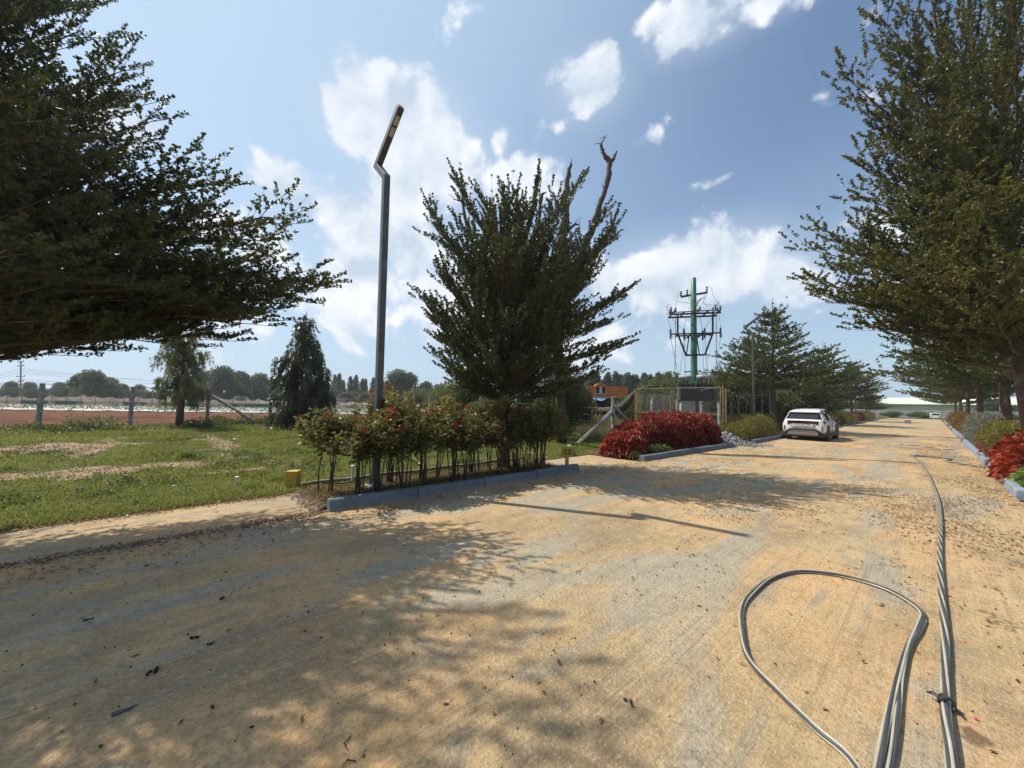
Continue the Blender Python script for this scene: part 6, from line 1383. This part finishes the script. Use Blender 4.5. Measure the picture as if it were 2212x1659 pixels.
# white sprinkler caps, hose loops and edging in the hedge
PV = mat('white_pvc', (.62, .62, .60), .5, .1)
for i, (x, y, z, lb) in enumerate(((-7.55, 2.75, .36, 'short white capped pipe standing behind the hedge stems'), (-9.0, 1.1, .12, 'tiny white capped pipe in the lawn left of the yellow block'), (-8.3, 4.6, .14, 'small white cap seen through the hedge stems'))):
    t = empty('capped_pipe', (x, y, 0), 0, lb, 'pipe', 'white capped pipes'); MB().lathe([(.020, 0), (.020, z)], sides=10).build('pipe', PV, t, smooth=False); MB().lathe([(.034, z - .015), (.038, z + .01), (.025, z + .02)], sides=12).build('cap', PV, t)
BH = mat('black_pipe', (.03, .03, .032), .45, .1)
hp = empty('drip_pipe', (-7.0, 4.0, .05), 0, 'black irrigation pipe arching in loops among the hedge stems', 'pipe'); MB().tube([(-.15 + .02 * math.cos(a * 3), .38 * math.cos(a) - .35, .36 * math.sin(a) + .05) for a in np.linspace(-.1, 3.3, 18)], .011, 6).build('arch', BH, hp, smooth=True)
MB().tube([(-.45, .1 * k - 1.9, .05 + .02 * math.sin(k)) for k in range(40)], .011, 6).build('run', BH, hp, smooth=True)
ed = MB().tube([(-7.72 + .01 * math.sin(k), 1.9 + k * .28, .10 + .01 * math.sin(k * 1.3)) for k in range(21)], .035, 6).build('bed_edging', mat('edging', (.20, .17, .13), .9), smooth=True); tag(ed, 'low edging pipe along the lawn side of the hedge bed', 'edging')

# ------------------------------------------------------------------ cables on the road
HB = NB('cable_grey'); c = HB.mix(HB.mr(HB.noise(5, 4, .6), .3, .7), (.32, .30, .23), (.44, .415, .33)); CG = HB.done(c, .38, 0, .5); CD = mat('cable_dark', (.055, .055, .06), .4, .2, 6)


def strands(name, label, path, n, R_, r_, twist, cat='cable', w2=None, cols=None, group=None):
    pts = [Vector(p) for p in path]; P = []; 
    for i in range(len(pts) - 1):
        p0 = pts[max(i - 1, 0)]; p1 = pts[i]; p2 = pts[i + 1]; p3 = pts[min(i + 2, len(pts) - 1)]; k_ = max(4, int((p2 - p1).length / .035))
        for k in range(k_): t = k / k_; P.append(.5 * ((2 * p1) + (-p0 + p2) * t + (2 * p0 - 5 * p1 + 4 * p2 - p3) * t * t + (-p0 + 3 * p1 - 3 * p2 + p3) * t ** 3))
    P.append(pts[-1]); root = empty(name, P[0], 0, label, cat, group); s = 0; ds = []
    for i in range(len(P)):
        if i: s += (P[i] - P[i - 1]).length
        ds.append(s)
    for k in range(n):
        Q = []
        for i, p in enumerate(P):
            d = (P[min(i + 1, len(P) - 1)] - P[max(i - 1, 0)]).normalized(); sd = d.cross(Vector((0, 0, 1))).normalized(); a = 2 * math.pi * k / n + (twist(ds[i]) if callable(twist) else twist * ds[i])
            Q.append(p + sd * R_ * math.cos(a) + Vector((0, 0, 1)) * (R_ * math.sin(a) + R_ + r_ + .002) - P[0])
        MB().tube(Q, r_, 8).build('strand', (cols or (CG, CD))[k % 2], root, smooth=True)
    return root


Lp = [(-.20, 1.9), (-.28, 2.41), (-.44, 2.53), (-.63, 2.68), (-.83, 2.87), (-.96, 3.17), (-1.07, 3.55), (-1.09, 3.9), (-1.06, 4.35), (-.95, 4.70), (-.78, 4.88), (-.58, 4.96), (-.35, 4.93), (-.2, 4.80), (-.09, 4.58), (-.10, 4.3), (-.14, 3.89), (-.17, 3.4), (-.19, 2.95), (-.20, 2.5), (-.22, 1.9)]
Lp[0] = (-.12, 2.0); Lp[1] = (-.265, 2.40)
strands('cable_loop', 'grey and dark striped cable lying in a big teardrop loop on the road', [(x, y, 0) for x, y in Lp], 4, .0105, .0075, lambda s: s * 1.6)
strands('side_cable', 'second cable joining the right side of the teardrop loop', [(x + .034 + .012 * math.sin(y * 3), y, 0) for x, y in ((-.115, 4.45), (-.13, 4.2), (-.16, 3.89), (-.185, 3.4), (-.20, 2.95), (-.215, 2.5), (-.24, 1.9))], 4, .009, .0065, lambda s: s * 2.4)
strands('twisted_cable', 'twisted cable running straight away along the right of the road', [(x, y, 0) for x, y in ((.02, 1.9), (.025, 2.77), (.015, 3.27), (.03, 4.2), (.025, 5.3), (.03, 6.57), (.06, 8.5), (.05, 10.5), (-.01, 12.4), (-.08, 14.2), (-.24, 17.0), (-.42, 18.9), (-.50, 19.3))], 6, .0145, .0078, lambda s: 1.1 * s + .42 * s * s if s < 8 else 35.7 + 7.8 * (s - 8), cols=(CG, CD))
strands('kinked_cable', 'far end of the cable bending back to the right kerb', [(x, y, 0) for x, y in ((-.50, 19.3), (-.2, 19.7), (.39, 19.6), (.35, 19.0), (.30, 18.55), (.45, 18.2), (.75, 17.75), (1.0, 17.4))], 4, .016, .012, lambda s: s * 9)
kt = empty('tape_knot', (.02, 3.27, 0), 0, 'black tape knotted round the straight cable', 'tape'); TPM = mat('black_tape', (.018, .018, .02), .6, .2, 40)
for k in range(4): a = k * 1.1; MB().tube([(.030 * math.cos(t), .012 * math.sin(t * 2 + a) + .008 * (k - 1.5), .034 + .030 * math.sin(t)) for t in np.linspace(0, 6.28, 16)], .0065, 6).build('wrap', TPM, kt, smooth=True)
MB().tube([(-.02, .0, .045), (-.05, .02, .05), (-.075, .04, .03)], [.008, .010, .004], 5).build('tail', TPM, kt); MB().tube([(.02, -.01, .03), (.05, -.015, .012), (.065, -.04, .006)], [.008, .008, .003], 5).build('tail', TPM, kt)
strands('far_rope', 'short pale rope lying across the road in the distance', [(x, y, 0) for x, y in ((-1.0, 25.4), (-.6, 25.2), (.0, 24.4), (.6, 24.0))], 3, .014, .012, 8., cat='rope')

# ------------------------------------------------------------------ single bits on the concrete
st_ = MB(); st_.add([(-2.90, -.13, .004), (-2.865, -.125, .004), (-2.87, -.06, .006), (-2.88, -.03, .010), (-2.89, -.07, .004)], [(0, 1, 2, 3, 4)]); o = st_.build('dark_strip', mat('dark_plastic', (.03, .035, .045), .5), fix=False); sm_ = o.modifiers.new('s', 'SOLIDIFY'); sm_.thickness = .004; sm_.offset = 1; tag(o, 'dark plastic strip lying on the shaded concrete at lower left', 'plastic strip')
g = np.random.default_rng(91)


def clump(x, y, s, label, m_=None):
    mb = MB()
    for k in range(7): a = g.uniform(0, 6.28); c_ = (x + g.normal() * s * .5, y + g.normal() * s * .5, .004 + s * .22); mb.box(c_, (s * g.uniform(.3, .8), s * g.uniform(.3, .6), s * .35), (g.normal() * .4, g.normal() * .4, a))
    o = mb.build('mud_clump', m_ or DARKBIT, bevel=s * .05); tag(o, label, 'mud clump', 'dark bits on the concrete'); return o


clump(-3.16, .02, .032, 'largest dark mud clump on the shaded concrete'); clump(-3.28, .30, .02, 'small dark clump just above the largest one'); clump(-3.42, .22, .022, 'pair of dark crumbs left above the mud clumps'); clump(-3.95, .42, .022, 'dark crumb farther up the shaded concrete'); clump(-1.16, 1.97, .022, 'black torn scrap lying on the sunlit concrete', mat('black_scrap', (.02, .02, .03), .5))
clump(-4.2, -.35, .02, 'dark crumb at the far left of the concrete'); clump(-3.0, -1.0, .02, 'dark crumb at the lower left edge')
TW = mat('dry_twig', (.07, .045, .028), .9, .3)
for i, (x, y, s, lb) in enumerate(((-1.95, .75, .05, 'bent dry twig on the grey cement patch'), (-1.80, .72, .04, 'short dry twig beside the bent one'), (-1.35, 1.15, .035, 'small brown pod on the lower concrete'), (-2.35, 3.1, .05, 'dry twig near the middle of the road'))):
    a = g.uniform(0, 6.28); o = MB().tube([(x, y, .006), (x + s * math.cos(a), y + s * math.sin(a), .012), (x + s * 1.6 * math.cos(a + .5), y + s * 1.6 * math.sin(a + .5), .006)], [.003, .004, .0015], 5).build('dry_twig', TW); tag(o, lb, 'twig', 'dry twigs on the concrete')
for (a_, b_, c_) in ((-11.0, -.5, .035), (-14.5, 3.6, .06), (-16.5, 1.9, .07), (-9.4, .2, .03)):
    o = MB().lathe([(.01, -.02), (c_ * .8, 0), (c_, c_ * .3), (c_ * .5, c_ * .7), (.01, c_ * .8)], (a_, b_, hgt(a_, b_)), 7).build('pale_stone', mat('pale_stone', (.50, .48, .44), .9, .1, 9)); tag(o, {-11.0: 'small white stone on the worn near lawn', -14.5: 'white stone in the middle of the lawn', -16.5: 'white lump far out on the lawn', -9.4: 'tiny pale stone near the lawn edge'}[a_], 'stone')
p = sv(597, 916, 20.5); o = MB().lathe([(.05, -.1), (.5, 0), (.45, .18), (.2, .26), (.02, .28)], (p[0], p[1], hgt(p[0], p[1])), 9).build('grey_boulder', GRAN, smooth=False); tag(o, 'flat grey boulder at the left foot of the weeping tree', 'rock')
p = sv(1368, 913, 19.2); o = MB().box((p[0], p[1], .2), (.9, .5, .45), (0, 0, .7)).build('concrete_rubble', SLAB, bevel=.04); tag(o, 'broken concrete slab by the left foot of the enclosure', 'rubble')
tc_ = sorted(((len(m_.loops) - 2 * len(m_.polygons), m_.name) for m_ in bpy.data.meshes), reverse=True); print(tc_[:22]); print('TRIS', sum(t[0] for t in tc_), 'OBJ', len(bpy.data.objects))

# ------------------------------------------------------------------ air
hzm = bpy.data.materials.new('haze'); hzm.use_nodes = True; hn = hzm.node_tree; hn.nodes.remove(hn.nodes['Principled BSDF']); pv = hn.nodes.new('ShaderNodeVolumePrincipled'); pv.inputs['Color'].default_value = (.88, .93, 1, 1); pv.inputs['Density'].default_value = .0006; pv.inputs['Anisotropy'].default_value = .3
hn.links.new(pv.outputs[0], hn.nodes['Material Output'].inputs['Volume'])
hb = MB().box((0, 0, 8.0), (3700, 3700, 18.8)).build('haze', hzm); hb['kind'] = 'stuff'
